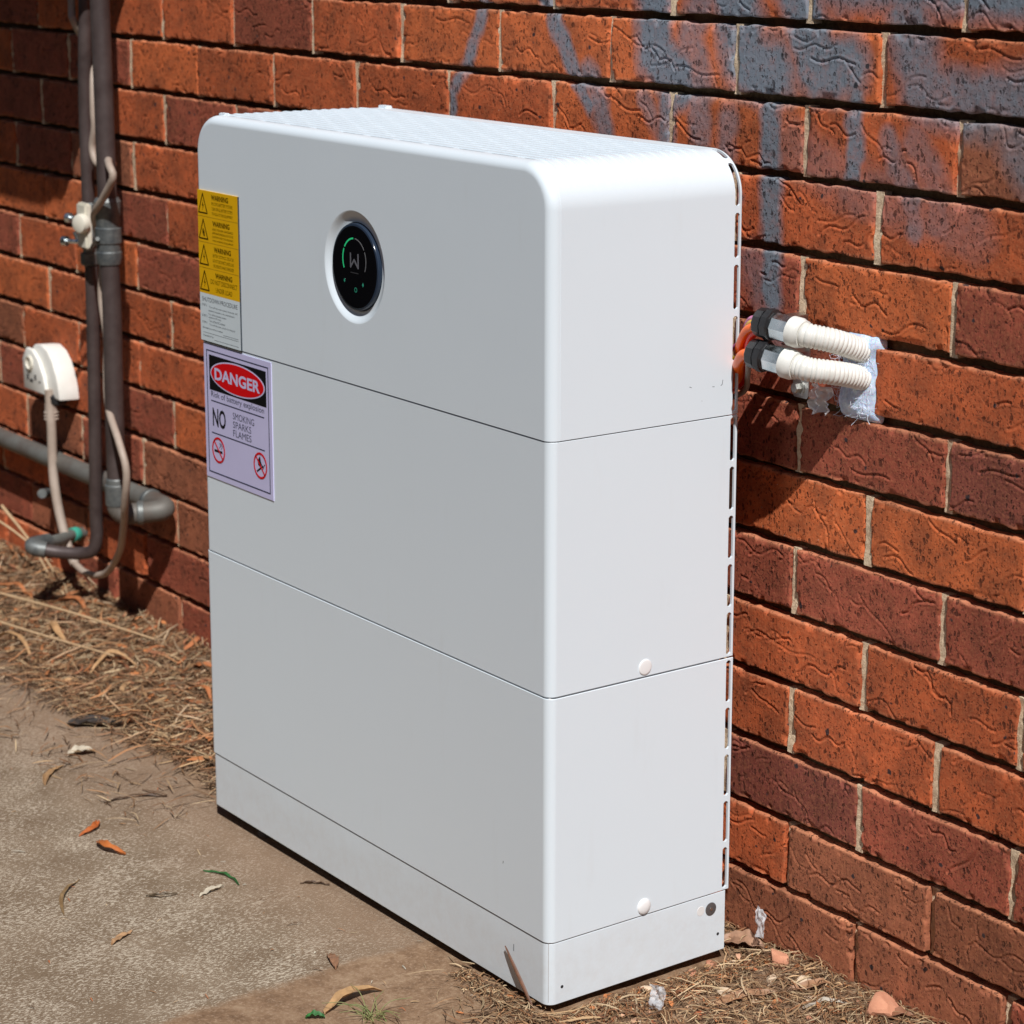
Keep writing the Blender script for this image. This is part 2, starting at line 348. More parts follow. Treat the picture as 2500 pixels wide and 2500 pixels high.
for row in range(-12, 15):
    zt = ZO-.086*row; zb = zt-.076; half = 0 if row % 2 == 0 else .5
    hi = row >= 0
    for k in range(-9, 14):
        u = k+half; x0 = XO+.24*u; x1 = x0+.23
        if x1 < -3.6 or x0 > 1.6: continue
        r = random.Random(row*1000+k*7+3)
        if (row, u) in KNOWN: c = KNOWN[(row, u)]
        elif row >= 10: c = r.choice([BROWN, BROWN, MAROON, MAROON, RED])
        elif u < 3 and row > 3: c = r.choice([RED, RED, MAROON, BROWN, ORANGE])
        else: c = r.choice([ORANGE, RED, RED, RED, MAROON])
        if not hi or x0 > .7 or x1 < -2.5: res, amp = .012, 1
        elif x0 > -.7: res, amp = .0015, 1
        elif x0 > -1.3: res, amp = .0022, 1
        else: res, amp = .0032, 1.1
        sd = row*131+k*17+5000
        if row == 5 and u == 6.5:
            brick(x0, HX0, zb, zt, c, sd, res, amp)
        else: brick(x0, x1, zb, zt, c, sd, res, amp)
        pr = .0022 if x0 > -.7 else .004
        if not hi: pr = .02
        if not (row == 5 and u == 6.5): mort(x1-.001, x1+.011, zb-.004, zt+.001, YW+(.0038 if row < 12 else .0080)+r.uniform(-.0008, .0008), pr, 1, sd)
# bed mortar sheet behind everything, with the drilled-out pocket left open
def sheet(x0, x1, z0, z1):
    V = np.array([[x0, YW+.0160, z0], [x1, YW+.0160, z0], [x1, YW+.0160, z1], [x0, YW+.0160, z1]]); add_patch(V, np.array([[0, 1, 2, 3]]), np.array([.2, .15, .1]), np.zeros(4), 2)
HZ0, HZ1 = ZO-.43-.082, ZO-.43+.006
sheet(-3.7, HX0, -.30, 2.3); sheet(HX1, 1.75, -.30, 2.3); sheet(HX0, HX1, -.30, HZ0); sheet(HX0, HX1, HZ1, 2.3)
# solid core behind
for V in ([[-3.7, YW+.10, -.3], [1.75, YW+.10, -.3], [1.75, YW+.10, 2.3], [-3.7, YW+.10, 2.3]], [[-3.7, YW+.0160, 2.3], [1.75, YW+.0160, 2.3], [1.75, YW+.11, 2.3], [-3.7, YW+.11, 2.3]],
          [[1.75, YW+.0160, -.3], [1.75, YW+.11, -.3], [1.75, YW+.11, 2.3], [1.75, YW+.0160, 2.3]], [[-3.7, YW+.11, -.3], [-3.7, YW+.0160, -.3], [-3.7, YW+.0160, 2.3], [-3.7, YW+.11, 2.3]]):
    add_patch(np.array(V), np.array([[0, 1, 2, 3]]), np.array([.3, .1, .05]), np.zeros(4), 2)
Vw = np.concatenate(allV); me = npmesh('brick_wall', Vw, np.concatenate(allQ), True, np.concatenate(allM))
ca = me.attributes.new('Col', 'FLOAT_COLOR', 'POINT'); ca.data.foreach_set('color', np.concatenate([np.concatenate(allC), np.ones((len(Vw), 1))], 1).astype(np.float32).ravel())
pa_ = me.attributes.new('paint', 'FLOAT', 'POINT'); pa_.data.foreach_set('value', np.concatenate(allP).astype(np.float32))
wall = link('brick_wall', me, [M_brick, M_mortar, M_bed]); tag(wall, 'red and maroon rustic brick wall with faded blue-grey spray paint, behind the white cabinet', 'wall')
me.set_sharp_from_angle(angle=R(62))

# ------------------------------------------------------------------ ground
GZ = -.012
def gz(x, y):
    x = np.asarray(x, float); y = np.asarray(y, float)
    left = 1/(1+np.exp(-(-x-.85)/.06)); right = 1/(1+np.exp(-(x+.03)/.03))
    nearw = np.exp(-np.clip(YW-y, 0, 9)/.10)
    soil = np.clip(left*1/(1+np.exp(-(y-.02)/.04)) + right*1/(1+np.exp(-(y+.10)/.05)), 0, 1)
    z = GZ - .008*np.clip((-x-.1)/.7, 0, 1) - .004*right + soil*(.002+.006*vnoise(x*14, y*14, 3)+.003*vnoise(x*45, y*45, 4)) + left*nearw*.022 + right*nearw*.010*np.clip((x-.0)/.08, 0, 1)
    return z
def ground_mesh():
    xs = np.concatenate([[-60, -25, -10, -5], np.arange(-3.2, 1.4, .012), [2.5, 5, 10, 25, 60]])
    ys = np.concatenate([[-60, -25, -10, -5, -3, -2, -1.4, -1.0], np.arange(-.8, .3, .012), [.30, .315, .36]])
    X, Y = np.meshgrid(xs, ys, indexing='ij'); Z = gz(X, Y)
    return npmesh('ground', np.stack([X, Y, Z], -1).reshape(-1, 3), gridq(len(xs), len(ys)))
M_ground = mat('dusty_ground', (.2, .15, .1), .95, Specular_IOR_Level=.1); n = N(M_ground); v = n.coord()
tc = n.new('ShaderNodeTexCoord'); sep = n.new('ShaderNodeSeparateXYZ'); n.l(tc.outputs['Object'], sep.inputs[0]); gx, gy = sep.outputs[0], sep.outputs[1]
dirt = n.ramp(n.noise(v, 38, 8, .7), [(.28, (.13, .075, .043)), (.5, (.24, .148, .088)), (.72, (.36, .25, .16))])
dirt = n.mix(n.ramp(n.noise(v, 240, 4, .7), [(.5, 0.0), (.75, .6)]), dirt, (.46, .33, .23))
# brushed concrete: worn pale grit on grey paste, brush lines running diagonally
mp = n.new('ShaderNodeMapping'); mp.inputs['Rotation'].default_value = (0, 0, R(-20)); mp.inputs['Scale'].default_value = (1, .42, 1); n.l(tc.outputs['Object'], mp.inputs[0])
g1 = n.noise(mp.outputs[0], 460, 4, .72, .5); g2 = n.noise(v, 9, 5, .6)
paste = n.ramp(g2, [(.3, (.165, .112, .070)), (.7, (.245, .180, .122))])
grit = n.ramp(n.math('ADD', g1, n.math('MULTIPLY', n.math('SUBTRACT', n.noise(v, 14, 4, .6), .5), .22)), [(.53, 0.0), (.58, 1.0)])
conc = n.mix(n.math('MULTIPLY', grit, .62), paste, (.66, .57, .45))
dk = n.ramp(g1, [(.34, 1.0), (.42, 0.0)]); conc = n.mix(n.math('MULTIPLY', dk, .55), conc, (.12, .085, .055))
wob = n.math('MULTIPLY', n.math('SUBTRACT', n.noise(v, 7, 6, .65), .5), .20)
fx = n.ramp(n.math('ADD', n.math('ADD', gx, .27), n.math('MULTIPLY', wob, .45)), [(0, 0.0), (.016, 1.0)])            # dirt right of the slab edge
fy = n.ramp(n.math('ADD', n.math('ADD', gy, -.02), n.math('MULTIPLY', wob, .9)), [(0, 0.0), (.05, 1.0)])
mask = n.math('MAXIMUM', fx, fy)
dust = n.ramp(n.math('ADD', n.math('ADD', gy, .17), wob), [(0, 0.0), (.14, .75)])
dust = n.math('MULTIPLY', dust, n.ramp(gx, [(0, 0.0), (1, 1.0)])) if False else dust
conc = n.mix(n.math('MULTIPLY', dust, .85), conc, (.28, .185, .122))
far = n.ramp(n.math('DIVIDE', n.math('SQRT', n.math('ADD', n.math('MULTIPLY', gx, gx), n.math('MULTIPLY', gy, gy))), 8.0), [(.24, 0.0), (.34, 1.0)])  # unseen far ground is coloured dark to cut bounced fill light
n.color(n.mix(far, n.mix(mask, conc, dirt), (.050, .055, .028)))
h = n.mix(mask, g1, n.noise(v, 160, 6, .75)); n.bump(h, .0022, .8)
ground = link('ground', ground_mesh(), M_ground); tag(ground, 'dusty concrete slab meeting bare brown dirt at the foot of the brick wall', 'ground', kind='structure')

# ------------------------------------------------------------------ cabinet
W, D, H = .796, .2692, .9634; S1, S2, S3 = .0764, .3689, .6612; RC = .050; FR = .0115
cab = empty('battery_cabinet', (-W/2, D/2, -.012), 'tall white battery cabinet of stacked modules with a round black display, by the brick wall', 'battery cabinet')
def poly_path(segs):
    """segs: ('L',p,q) or ('A',centre,radius,a0,a1) -> function s -> (point, outward normal), total, breaks"""
    out = []; tot = 0
    for s in segs:
        L = math.dist(s[1], s[2]) if s[0] == 'L' else s[2]*abs(s[4]-s[3])
        out.append((tot, L, s)); tot += L
    return out, tot
def eval_path(path, s, side):
    for (s0, L, g) in path:
        if s <= s0+L+1e-9:
            t = max(0, (s-s0)/L)
            if g[0] == 'L':
                p, q = g[1], g[2]; tx, ty = (q[0]-p[0])/L, (q[1]-p[1])/L; nn = (ty*side, -tx*side)
                return (p[0]+(q[0]-p[0])*t, p[1]+(q[1]-p[1])*t), nn
            a = g[3]+(g[4]-g[3])*t; return (g[1][0]+g[2]*math.cos(a), g[1][1]+g[2]*math.sin(a)), (math.cos(a), math.sin(a))
    return eval_path(path, path[-1][0]+path[-1][1]-1e-9, side)
def grid_holes(us, vs, f, slots, c=.0022):
    """slots: (u0,u1,v0,v1) true openings; corner cells become triangles"""
    us = sorted(set([round(u, 6) for u in us] + [round(x, 6) for s in slots for x in (s[0], s[0]+min(c, (s[1]-s[0])/2.01), s[1]-min(c, (s[1]-s[0])/2.01), s[1])]))
    vs = sorted(set([round(u, 6) for u in vs] + [round(x, 6) for s in slots for x in (s[2], s[2]+min(c, (s[3]-s[2])/2.01), s[3]-min(c, (s[3]-s[2])/2.01), s[3])]))
    V = [f(u, v_) for u in us for v_ in vs]; nv = len(vs); F = []
    from bisect import bisect
    for i in range(len(us)-1):
        um = (us[i]+us[i+1])/2
        col_s = [s for s in slots if s[0] < um < s[1]]
        for j in range(nv-1):
            vm = (vs[j]+vs[j+1])/2; a, b, c_, d = i*nv+j, (i+1)*nv+j, (i+1)*nv+j+1, i*nv+j+1
            s = next((s for s in col_s if s[2] < vm < s[3]), None)
            if s is None: F.append((a, b, c_, d)); continue
            cu = min(c, (s[1]-s[0])/2.01); cv = min(c, (s[3]-s[2])/2.01)
            lo_u, hi_u, lo_v, hi_v = um < s[0]+cu, um > s[1]-cu, vm < s[2]+cv, vm > s[3]-cv
            if lo_u and lo_v: F.append((a, b, d))
            elif hi_u and lo_v: F.append((a, b, c_))
            elif hi_u and hi_v: F.append((b, c_, d))
            elif lo_u and hi_v: F.append((a, c_, d))
    return V, F
def arcs(a, b, n): return [a+(b-a)*i/n for i in range(n+1)]
SY0, SY1 = .2590, .2662       # slot position in depth
def u_module(name, z0, z1, dout, slots, parent, depth=D, thick=.003, label=None):
    """U-shaped skin with rounded front edges"""
    r = FR; x0, x1, y0, y1 = -W-dout, dout, -dout, depth
    segs = [('L', (x0, y1), (x0, y0+r)), ('A', (x0+r, y0+r), r, math.pi, 1.5*math.pi), ('L', (x0+r, y0), (x1-r, y0)), ('A', (x1-r, y0+r), r, 1.5*math.pi, 2*math.pi), ('L', (x1, y0+r), (x1, y1))]
    path, tot = poly_path(segs)
    us = [0]; 
    for s0, L, g in path: us += arcs(s0, s0+L, 10 if g[0] == 'A' else 1)
    ch = .0007; zs = [z0, z0+ch, z1-ch, z1]
    sl = []
    if slots:
        for (a, b) in slots:
            sl.append((tot-(y1-SY0), tot-(y1-SY1), a, b)); sl.append((y1-SY1, y1-SY0, a, b))
    def f(u, z):
        p, nn = eval_path(path, u, 1); d = ch*.8 if (z < z0+1e-5 or z > z1-1e-5) else 0
        return (p[0]-nn[0]*d, p[1]-nn[1]*d, z)
    V, F = grid_holes(us, zs, f, sl)
    o = link(name, pymesh(name, V, F, False), M_white, parent)
    m = o.modifiers.new('s', 'SOLIDIFY'); m.thickness = thick; m.offset = -1
    bake(o, 28); weighted(o)
    return o
G = .0006
def slots5(z0, pitch=.0585, n=5, first=.0035, ln=.0515): return [(z0+first+pitch*i, z0+first+pitch*i+ln) for i in range(n)]
base_o = u_module('base_plinth', 0.0, S1-G, -.0012, None, cab, depth=D-.004)
bm1 = u_module('battery_module', S1+G, S2-G, .0, slots5(S1), cab)
bm2 = u_module('battery_module', S2+G, S3-G, -.0008, slots5(S2), cab)
# inner bodies close the stack behind the skins
for (a, b, nm, dp) in ((.004, S1+.002, bm1, .245), (S1+.0022, S2+.002, bm1, .252), (S2+.0022, S3+.002, bm2, .252)):
    MB().box(-W+.0045, -.0045, .004, dp, a, b-.0004).build('inner_case', M_ledge if nm else M_dark, nm)
# top module: vented cover over arc-length u (left foot -> over the top -> right foot), v = depth
za = S3+G
segs = [('L', (-W, za), (-W, H-RC)), ('A', (-W+RC, H-RC), RC, math.pi, math.pi/2), ('L', (-W+RC, H), (-RC, H)), ('A', (-RC, H-RC), RC, math.pi/2, 0), ('L', (0, H-RC), (0, za))]
tp, ttot = poly_path(segs); YS = .0135
uL = H-RC-za; uA = RC*math.pi/2; uT0 = uL+uA; uT1 = ttot-uL-uA
slots = []
for i in range(6):
    a = .0035+.0592*i; b = min(a+.0515, uL+uA-.004)
    if i == 5: b = uL+uA-.006
    slots.append((a, b, SY0, SY1)); slots.append((ttot-b, ttot-a, SY0, SY1))
NR = 16; PITCH = .0148; Y0 = .0235
rowy = [Y0+PITCH*i for i in range(NR)]
for i, y in enumerate(rowy):
    a = uT0+.006 - (0 if i % 2 else .031); L_, gp = .0545, .0085
    while a < uT1-.004:
        s0, s1 = max(a, uT0+.004), min(a+L_, uT1-.004)
        if s1-s0 > .01: slots.append((s0, s1, y-.0062, y-.0024))
        a += L_+gp
us = [0]
for s0, L, g in tp: us += arcs(s0, s0+L, 22 if g[0] == 'A' else 1)
us += [uT0-.0002, uT1+.0002]
vs = [YS, YS+.0006, D-.0012, D]
for y in rowy: vs += [y-.0007, y]
def louvre(u, y):
    e = min(u, ttot-u); w_ = np.clip((e-uL-.012)/(uA-.012), 0, 1); w_ = w_*w_*(3-2*w_)
    if y < rowy[0]-.0008 or y >= rowy[-1]-1e-6: 
        base_ = 0
    else:
        k = (y-rowy[0]+.0007+1e-7)//PITCH; f0 = (y-rowy[0]+.0007-k*PITCH)
        base_ = f0/.0007 if f0 < .0007 else 1-(f0-.0007)/(PITCH-.0007)
    return .0016*w_*base_
def ftop(u, y):
    p, nn = eval_path(tp, u, -1)
    d = (-louvre(u, y)) + (.0005 if y < YS+.0003 or y > D-.0005 else 0)
    return (p[0]-nn[0]*d, y, p[1]-nn[1]*d)
V, F = grid_holes(us, vs, ftop, slots)
cover = link('vented_cover', pymesh('vented_cover', V, F, False), M_white, cab)
m = cover.modifiers.new('s', 'SOLIDIFY'); m.thickness = .0028; m.offset = -1
bake(cover, 24); weighted(cover)
# body under the vents
bb = MB(); q = .0085
bb.prism([(-W+q, za), (-W+q, H-RC)]+[(-W+RC+math.cos(a)*(RC-q), H-RC+math.sin(a)*(RC-q)) for a in arcs(math.pi, math.pi/2, 10)][1:]+[(-RC+math.cos(a)*(RC-q), H-RC+math.sin(a)*(RC-q)) for a in arcs(math.pi/2, 0, 10)]+[(-q, za)],
         lambda p, t: (p[0], .010+t*(.252-.010), p[1])).build('inner_case', mat('pale_inner_case', (.66, .67, .68), .6), cover)
MB().box(-.0105, -.0035, .2535, .2640, za+.001, za+.058, .0005).build('slot_infill', M_white, cover)
# front panel with filleted border and the dished recess for the display
CX, CZ = -.3985, .8060
bm = bmesh.new(); fs = arcs(0, math.pi/2, 14)[::-1]; us = [0]
for s0, L, g in tp: us += arcs(s0, s0+L, 26 if g[0] == 'A' else 1)
us = sorted(set(round(u, 7) for u in us)); rings = []
for a in fs:                      # y from 0 to YS
    ring = []
    for u in us:
        p, nn = eval_path(tp, u, -1); ins = FR*(1-math.cos(a)); y = YS*(1-math.sin(a))
        ring.append(bm.verts.new((p[0]-nn[0]*ins, y, p[1]-nn[1]*ins)))
    rings.append(ring)
for k in range(len(rings)-1):
    for i in range(len(us)-1): bm.faces.new((rings[k][i], rings[k][i+1], rings[k+1][i+1], rings[k+1][i]))
# return lip so the seam to the cover reads as a groove
lip = []
for u in us:
    p, nn = eval_path(tp, u, -1); lip.append(bm.verts.new((p[0]-nn[0]*.002, YS+.0001, p[1]-nn[1]*.002)))
for i in range(len(us)-1): bm.faces.new((rings[-1][i], rings[-1][i+1], lip[i+1], lip[i]))
prof = [(.0690, 0), (.0682, .00012), (.0668, .0007), (.0648, .0018), (.0622, .0036), (.0600, .0050), (.0580, .0057), (.0560, .0060), (.0542, .0061), (.0536, .014)]
NS = 96; pr = [[bm.verts.new((CX+r*math.cos(2*math.pi*i/NS), y, CZ+r*math.sin(2*math.pi*i/NS))) for i in range(NS)] for r, y in prof]
for k in range(len(pr)-1):
    for i in range(NS): bm.faces.new((pr[k][i], pr[k+1][i], pr[k+1][(i+1) % NS], pr[k][(i+1) % NS]))
bm.edges.ensure_lookup_table()
oe = [bm.edges.get((rings[0][i], rings[0][i+1])) for i in range(len(us)-1)]; oe.append(bm.edges.new((rings[0][0], rings[0][-1])))
ie = [bm.edges.get((pr[0][i], pr[0][(i+1) % NS])) for i in range(NS)]
bmesh.ops.triangle_fill(bm, edges=oe+ie, use_beauty=True)
bmesh.ops.recalc_face_normals(bm, faces=bm.faces)
me = bpy.data.meshes.new('front_panel'); bm.to_mesh(me); bm.free(); me.shade_smooth(); me.set_sharp_from_angle(angle=R(40))
# make sure the face looks outwards
fp = link('front_panel', me, M_white, cab); weighted(fp)
if max(me.polygons, key=lambda p: p.area).normal.y > 0: me.flip_normals()
# display
disp = MB().lathe([(0, .0530), (.0072, .0530), (.0084, .0524), (.0088, .0512)], (CX, .0100, CZ), (0, -1, 0), 96).build('display', M_rim, cab, 40)
MB().lathe([(0, .0500), (.0003, .0497)], (CX, .0013, CZ), (0, -1, 0), 96).build('display_glass', M_glass, disp, 40)
YD = .00085
def plate(pts, y=YD, t=.00012):
    return pts, y, t
def add_flat(mb, pts, y, t=.00015): mb.prism(pts, lambda p, k: (p[0], y-t*k, p[1]))
def arc_pts(cx, cz, r0, r1, a0, a1, n=18):
    A = [R(a0+(a1-a0)*i/n) for i in range(n+1)]
    return A, cx, cz, r0, r1
def add_arc(mb, cx, cz, r0, r1, a0, a1, y, n=18, t=.00015):
    for i in range(n):
        p, q_ = R(a0+(a1-a0)*i/n), R(a0+(a1-a0)*(i+1)/n)
        add_flat(mb, [(cx+r0*math.cos(p), cz+r0*math.sin(p)), (cx+r1*math.cos(p), cz+r1*math.sin(p)), (cx+r1*math.cos(q_), cz+r1*math.sin(q_)), (cx+r0*math.cos(q_), cz+r0*math.sin(q_))], y, t)
ACX, ACZ = CX-.0005, CZ+.0085
mb = MB(); add_arc(mb, ACX, ACZ, .0252, .0272, 94, 147, YD); add_arc(mb, ACX, ACZ, .0252, .0272, 153, 206, YD); mb.build('charge_arc', M_green, disp)
mb = MB(); add_arc(mb, ACX, ACZ, .0256, .0269, 33, 86, YD); add_arc(mb, ACX, ACZ, .0256, .0269, -26, 27, YD); mb.build('unlit_arc', M_greyl, disp)
def stroke(mb, pts, w_, y, t=.00015):
    for (a, b), (c_, d) in zip(pts[:-1], pts[1:]):
        L = math.hypot(c_-a, d-b); nx, nz = -(d-b)/L*w_/2, (c_-a)/L*w_/2; ex, ez = (c_-a)/L*w_*.3, (d-b)/L*w_*.3
        add_flat(mb, [(a+nx-ex, b+nz-ez), (a-nx-ex, b-nz-ez), (c_-nx+ex, d-nz+ez), (c_+nx+ex, d+nz+ez)], y, t)
        t *= 1.25
mb = MB(); lx, lz = ACX, ACZ-.001
stroke(mb, [(lx-.0086, lz+.0085), (lx-.0086, lz-.0080), (lx-.0005, lz+.0010), (lx+.0086, lz-.0080), (lx+.0086, lz+.0085)], .0024, YD); mb.build('logo', M_logo, disp)
mb = MB()
for k in range(7): add_flat(mb, [(ACX-.0085+k*.0026, ACZ-.0150), (ACX-.0070+k*.0026, ACZ-.0150), (ACX-.0070+k*.0026, ACZ-.0162), (ACX-.0085+k*.0026, ACZ-.0162)], YD)
mb.build('faint_print', mat('faint_grey', (.045, .045, .05), .5), disp)
mb = MB()
for (dx, dz, s_) in ((-.0235, -.0185, .0018), (.0185, -.0195, .0020)):
    mb = MB(); add_flat(mb, [(CX+dx-s_, CZ+dz), (CX+dx, CZ+dz-s_*1.4), (CX+dx+s_, CZ+dz), (CX+dx, CZ+dz+s_*1.4)], YD); mb.build('status_light', M_green2, disp)
mb = MB(); add_arc(mb, CX+.002, CZ-.0275, .0022, .0030, 0, 360, YD)
mb.build('status_light', M_green2, disp)
# caps, screws and holes on the sunny side
def side_disc(name, y, z, r, h, mt, parent, dome=True):
    pf = [(-.002, r), (0, r), (h*.35, r*.97), (h*.7, r*.8), (h*.93, r*.45), (h, r*.08)] if dome else [(-.002, r), (h, r), (h, r*.3), (h-.0004, r*.25)]
    return MB().lathe(pf, (0, y, z), (1, 0, 0), 32).build(name, mt, parent, 50)
side_disc('blanking_cap', .139, .088, .0098, .0034, M_whitepl, bm1)
side_disc('blanking_cap', .137, .381, .0092, .0007, M_whitepl, bm2)
M_scr = mat('grey_screw', (.18, .17, .17), .45, .6)
s_ = MB().lathe([(-.003, .0082), (.0006, .0082), (.0008, .0076)], (-.0012, .243, .0573), (1, 0, 0), 32).build('screw_washer', M_scr, base_o, 50)
MB().lathe([(0, .0022), (.0005, .0020)], (-.0003, .243, .0573), (1, 0, 0), 12).build('screw_head', M_steel, s_, 50)
MB().lathe([(0, .0060), (.0003, .0058)], (-.0012, .2275, .0583), (1, 0, 0), 24).build('clear_spot', mat('clear_plastic_spot', (.75, .74, .73), .12), base_o, 50)
for y, z in ((.021, .020), (.255, .022)):
    MB().lathe([(-.001, .0020), (.0001, .0020)], (-.0012, y, z), (1, 0, 0), 16).build('screw_hole', M_dark, base_o)
# scuffs on the top module's side: hair-thin dark scratches
mb = MB()
def scratch(pts, w_=.0006):
    for (a, b), (c_, d) in zip(pts[:-1], pts[1:]):
        L = math.hypot(c_-a, d-b); ny, nz = -(d-b)/L*w_/2, (c_-a)/L*w_/2
        mb.prism([(a+ny, b+nz), (a-ny, b-nz), (c_-ny, d-nz), (c_+ny, d+nz)], lambda p, k: (-.0001+.00022*k, p[0], p[1]))
for sp_ in ([(.2425, .6975), (.2445, .6985), (.2455, .704)], [(.230, .6975), (.233, .6972)], [(.196, .701), (.199, .7000)], [(.2145, .683), (.2150, .6825)]):
    mb = MB(); scratch(sp_); mb.build('scuff_mark', M_inkgrey, cover)
mb = MB(); mb.prism([(-.0885, .146), (-.0878, .1475), (-.0876, .1500), (-.0884, .1490)], lambda p, k: (p[0], -.0001-.0002*k, p[1])); mb.build('scuff_mark', M_ink, bm1)
mb = MB(); stroke(mb, [(-.0685, .045), (-.0683, .053)], .0008, .0010); mb.build('scuff_mark', M_inkgrey, base_o)
# lifting tabs at the back of the top
for x in (-W+.060, -.055): pass
MB().box(-W+.046, -W+.066, .258, .2685, H-.001, H+.0035, .001).build('cover_tab', M_white, cover)
MB().box(-W+.040, -W+.056, .0155, .024, H-.001, H+.0028, .001).build('cover_tab', M_white, cover)
for x in (-.689, -.10):
    MB().lathe([(0, .016), (.004, .016), (.006, .012), (.014, .006), (.028, .006)], (x, .030, -.0205 if x < -.5 else -.014), (0, 0, 1), 28).build('levelling_foot', mat('grey_rubber', (.16, .15, .14), .6), base_o)
for x in (-.689, -.10):
    MB().lathe([(0, .016), (.004, .016), (.006, .012), (.014, .006), (.028, .006)], (x, .225, -.0185 if x < -.5 else -.014), (0, 0, 1), 28).build('levelling_foot', M_dark, base_o)

# ---- labels
def text_mesh(mb, body, x0, x1, z0, z1, y, bold=0.0, t=.00012):
    cu = bpy.data.curves.new('t', 'FONT'); cu.body = body; cu.size = 1; cu.resolution_u = 3; cu.offset = bold
    o = bpy.data.objects.new('t', cu); col.objects.link(o); dg = bpy.context.evaluated_depsgraph_get(); dg.update()
    me = bpy.data.meshes.new_from_object(o.evaluated_get(dg)); V = np.array([v.co[:] for v in me.vertices])
    a, b = V.min(0), V.max(0)
    X = x0+(V[:, 0]-a[0])/(b[0]-a[0])*(x1-x0); Z = z0+(V[:, 1]-a[1])/(b[1]-a[1])*(z1-z0)
    mb.add([(x, y-t, z) for x, z in zip(X, Z)], [tuple(p.vertices) for p in me.polygons])
    bpy.data.objects.remove(o); bpy.data.curves.remove(cu); bpy.data.meshes.remove(me)
def tri_sign(mb, x, z, w_, h_, y, bolt=True):
    o = [(x-w_/2, z), (x+w_/2, z), (x, z+h_)]; stroke(mb, o+[o[0]], .0018, y)
    c = (x, z+h_*.33)
    if bolt:
        add_flat(mb, [(x+.001, z+h_*.68), (x-.0022, z+h_*.36), (x+.0002, z+h_*.38), (x-.001, z+h_*.12), (x+.0026, z+h_*.44), (x+.0002, z+h_*.43)], y, .0002)
    else:
        add_flat(mb, [(x-.003, z+h_*.45), (x-.0012, z+h_*.55), (x-.0002, z+h_*.30), (x-.002, z+h_*.2)], y); add_flat(mb, [(x-.0002, z+h_*.15), (x+.0035, z+h_*.12), (x+.0028, z+h_*.38), (x+.0005, z+h_*.55)], y, .0002)
LX0, LX1 = -.7880, -.6795; YP = -.0018
warn = MB().box(LX0, LX1, YP, -.0001, .7265, .8640).build('warning_label', M_yellow, cab, 20); warn['label'] = 'yellow plate with four stacked warning panels'
MB().box(LX1, LX1+.0011, YP+.0001, -.0001, .6620, .8640).build('plate_edge_shadow', M_inkgrey, warn, 20)  # dark strip stands in for the shadow of the plate's thickness
mb = MB(); LH = (.8640-.7265)/4; Y = YP
texts = [('WARNING', ['MULTIPLE BATTERY SYSTEMS', 'TURN OFF ALL BATTERY SYSTEMS', 'TO ISOLATE THIS EQUIPMENT']), ('WARNING', ['ARC FLASH HAZARD', 'APPROPRIATE PERSONAL PROTECTIVE', 'EQUIPMENT AND TOOLS REQUIRED', 'WHEN WORKING ON EQUIPMENT']),
         ('WARNING', ['BATTERY SYSTEM D.C. ISOLATOR', 'DO NOT DISCONNECT UNDER LOAD', 'OR OPERATE WHILE ENERGISED']), ('WARNING', ['DO NOT DISCONNECT', 'UNDER LOAD'])]
lines = MB()
for i, (hd, ls) in enumerate(texts):
    zt = .8640-LH*i
    tri_sign(mb, LX0+.0145, zt-LH+.0045, .0235, .0255, Y, i != 1)
    hx0, hx1 = LX0+.038+.002*i, LX0+.084+.002*i
    text_mesh(mb, hd, hx0, hx1, zt-.0112, zt-.0040, Y, .030)
    n_ = len(ls); hh = (LH-.014)/n_
    for j, s_t in enumerate(ls):
        zz = zt-.0135-hh*j; sz = hh*.62; wd = .028 if n_ > 2 else (.036 if j == 0 else .022); cx_ = LX0+.067
        if n_ == 4: sz *= .95
        text_mesh(mb, s_t, cx_-wd, cx_+wd, zz-sz, zz, Y, .0)
    if i: add_flat(lines, [(LX0, zt+.0003), (LX1, zt+.0003), (LX1, zt-.0003), (LX0, zt-.0003)], Y, .0001)
mb.build('lettering', M_inky, warn); lines.build('divider_line', mat('ochre_line', (.32, .17, 0), .5), warn)
shut = MB().box(LX0, LX1, YP, -.0001, .6620, .7264).build('shutdown_label', M_paper, cab, 20); shut['label'] = 'pale white plate with the shutdown procedure'
MB().box(LX0+.004, LX1+.0011, YP+.0001, -.0001, .6608, .6619).build('plate_edge_shadow', M_ink, shut, 20)  # thickness shadow drawn as a black strip along the bottom
mb = MB(); text_mesh(mb, 'SHUTDOWN PROCEDURE', LX0+.006, LX0+.102, .7155, .7215, Y)
for (x_, wd, z_, s_t) in ((.005, .013, .7118, 'STEP 1'), (.024, .078, .7105, 'Turn off the main switch (inverter AC'), (.023, .070, .7055, 'isolator) located in the switchboard'), (.022, .050, .7005, 'Turn off the battery isolator'),
    (.005, .014, .6975, 'STEP 2'), (.023, .034, .6965, 'Isolate the PV array'), (.024, .044, .6920, 'Turn off the DC isolator'), (.005, .013, .6885, 'STEP 3'), (.024, .070, .6868, 'Turn off the main switch for the grid'), (.006, .055, .6810, 'Emergency contact number'), (.007, .028, .6705, 'Installed by')):
    text_mesh(mb, s_t, LX0+x_, LX0+x_+wd, z_-.0030, z_, Y)
mb.build('lettering', M_inkgrey, shut); mb = MB()
for (a, b, z_) in ((.062, .103, .6760), (.007, .103, .6735), (.037, .103, .6660)): add_flat(mb, [(LX0+a, z_), (LX0+b, z_), (LX0+b, z_-.0004), (LX0+a, z_-.0004)], Y, .0001)
mb.build('divider_line', M_inkgrey, shut)
DX0, DX1, DZ0, DZ1 = -.7850, -.6045, .4745, .6575; YS_ = .0000
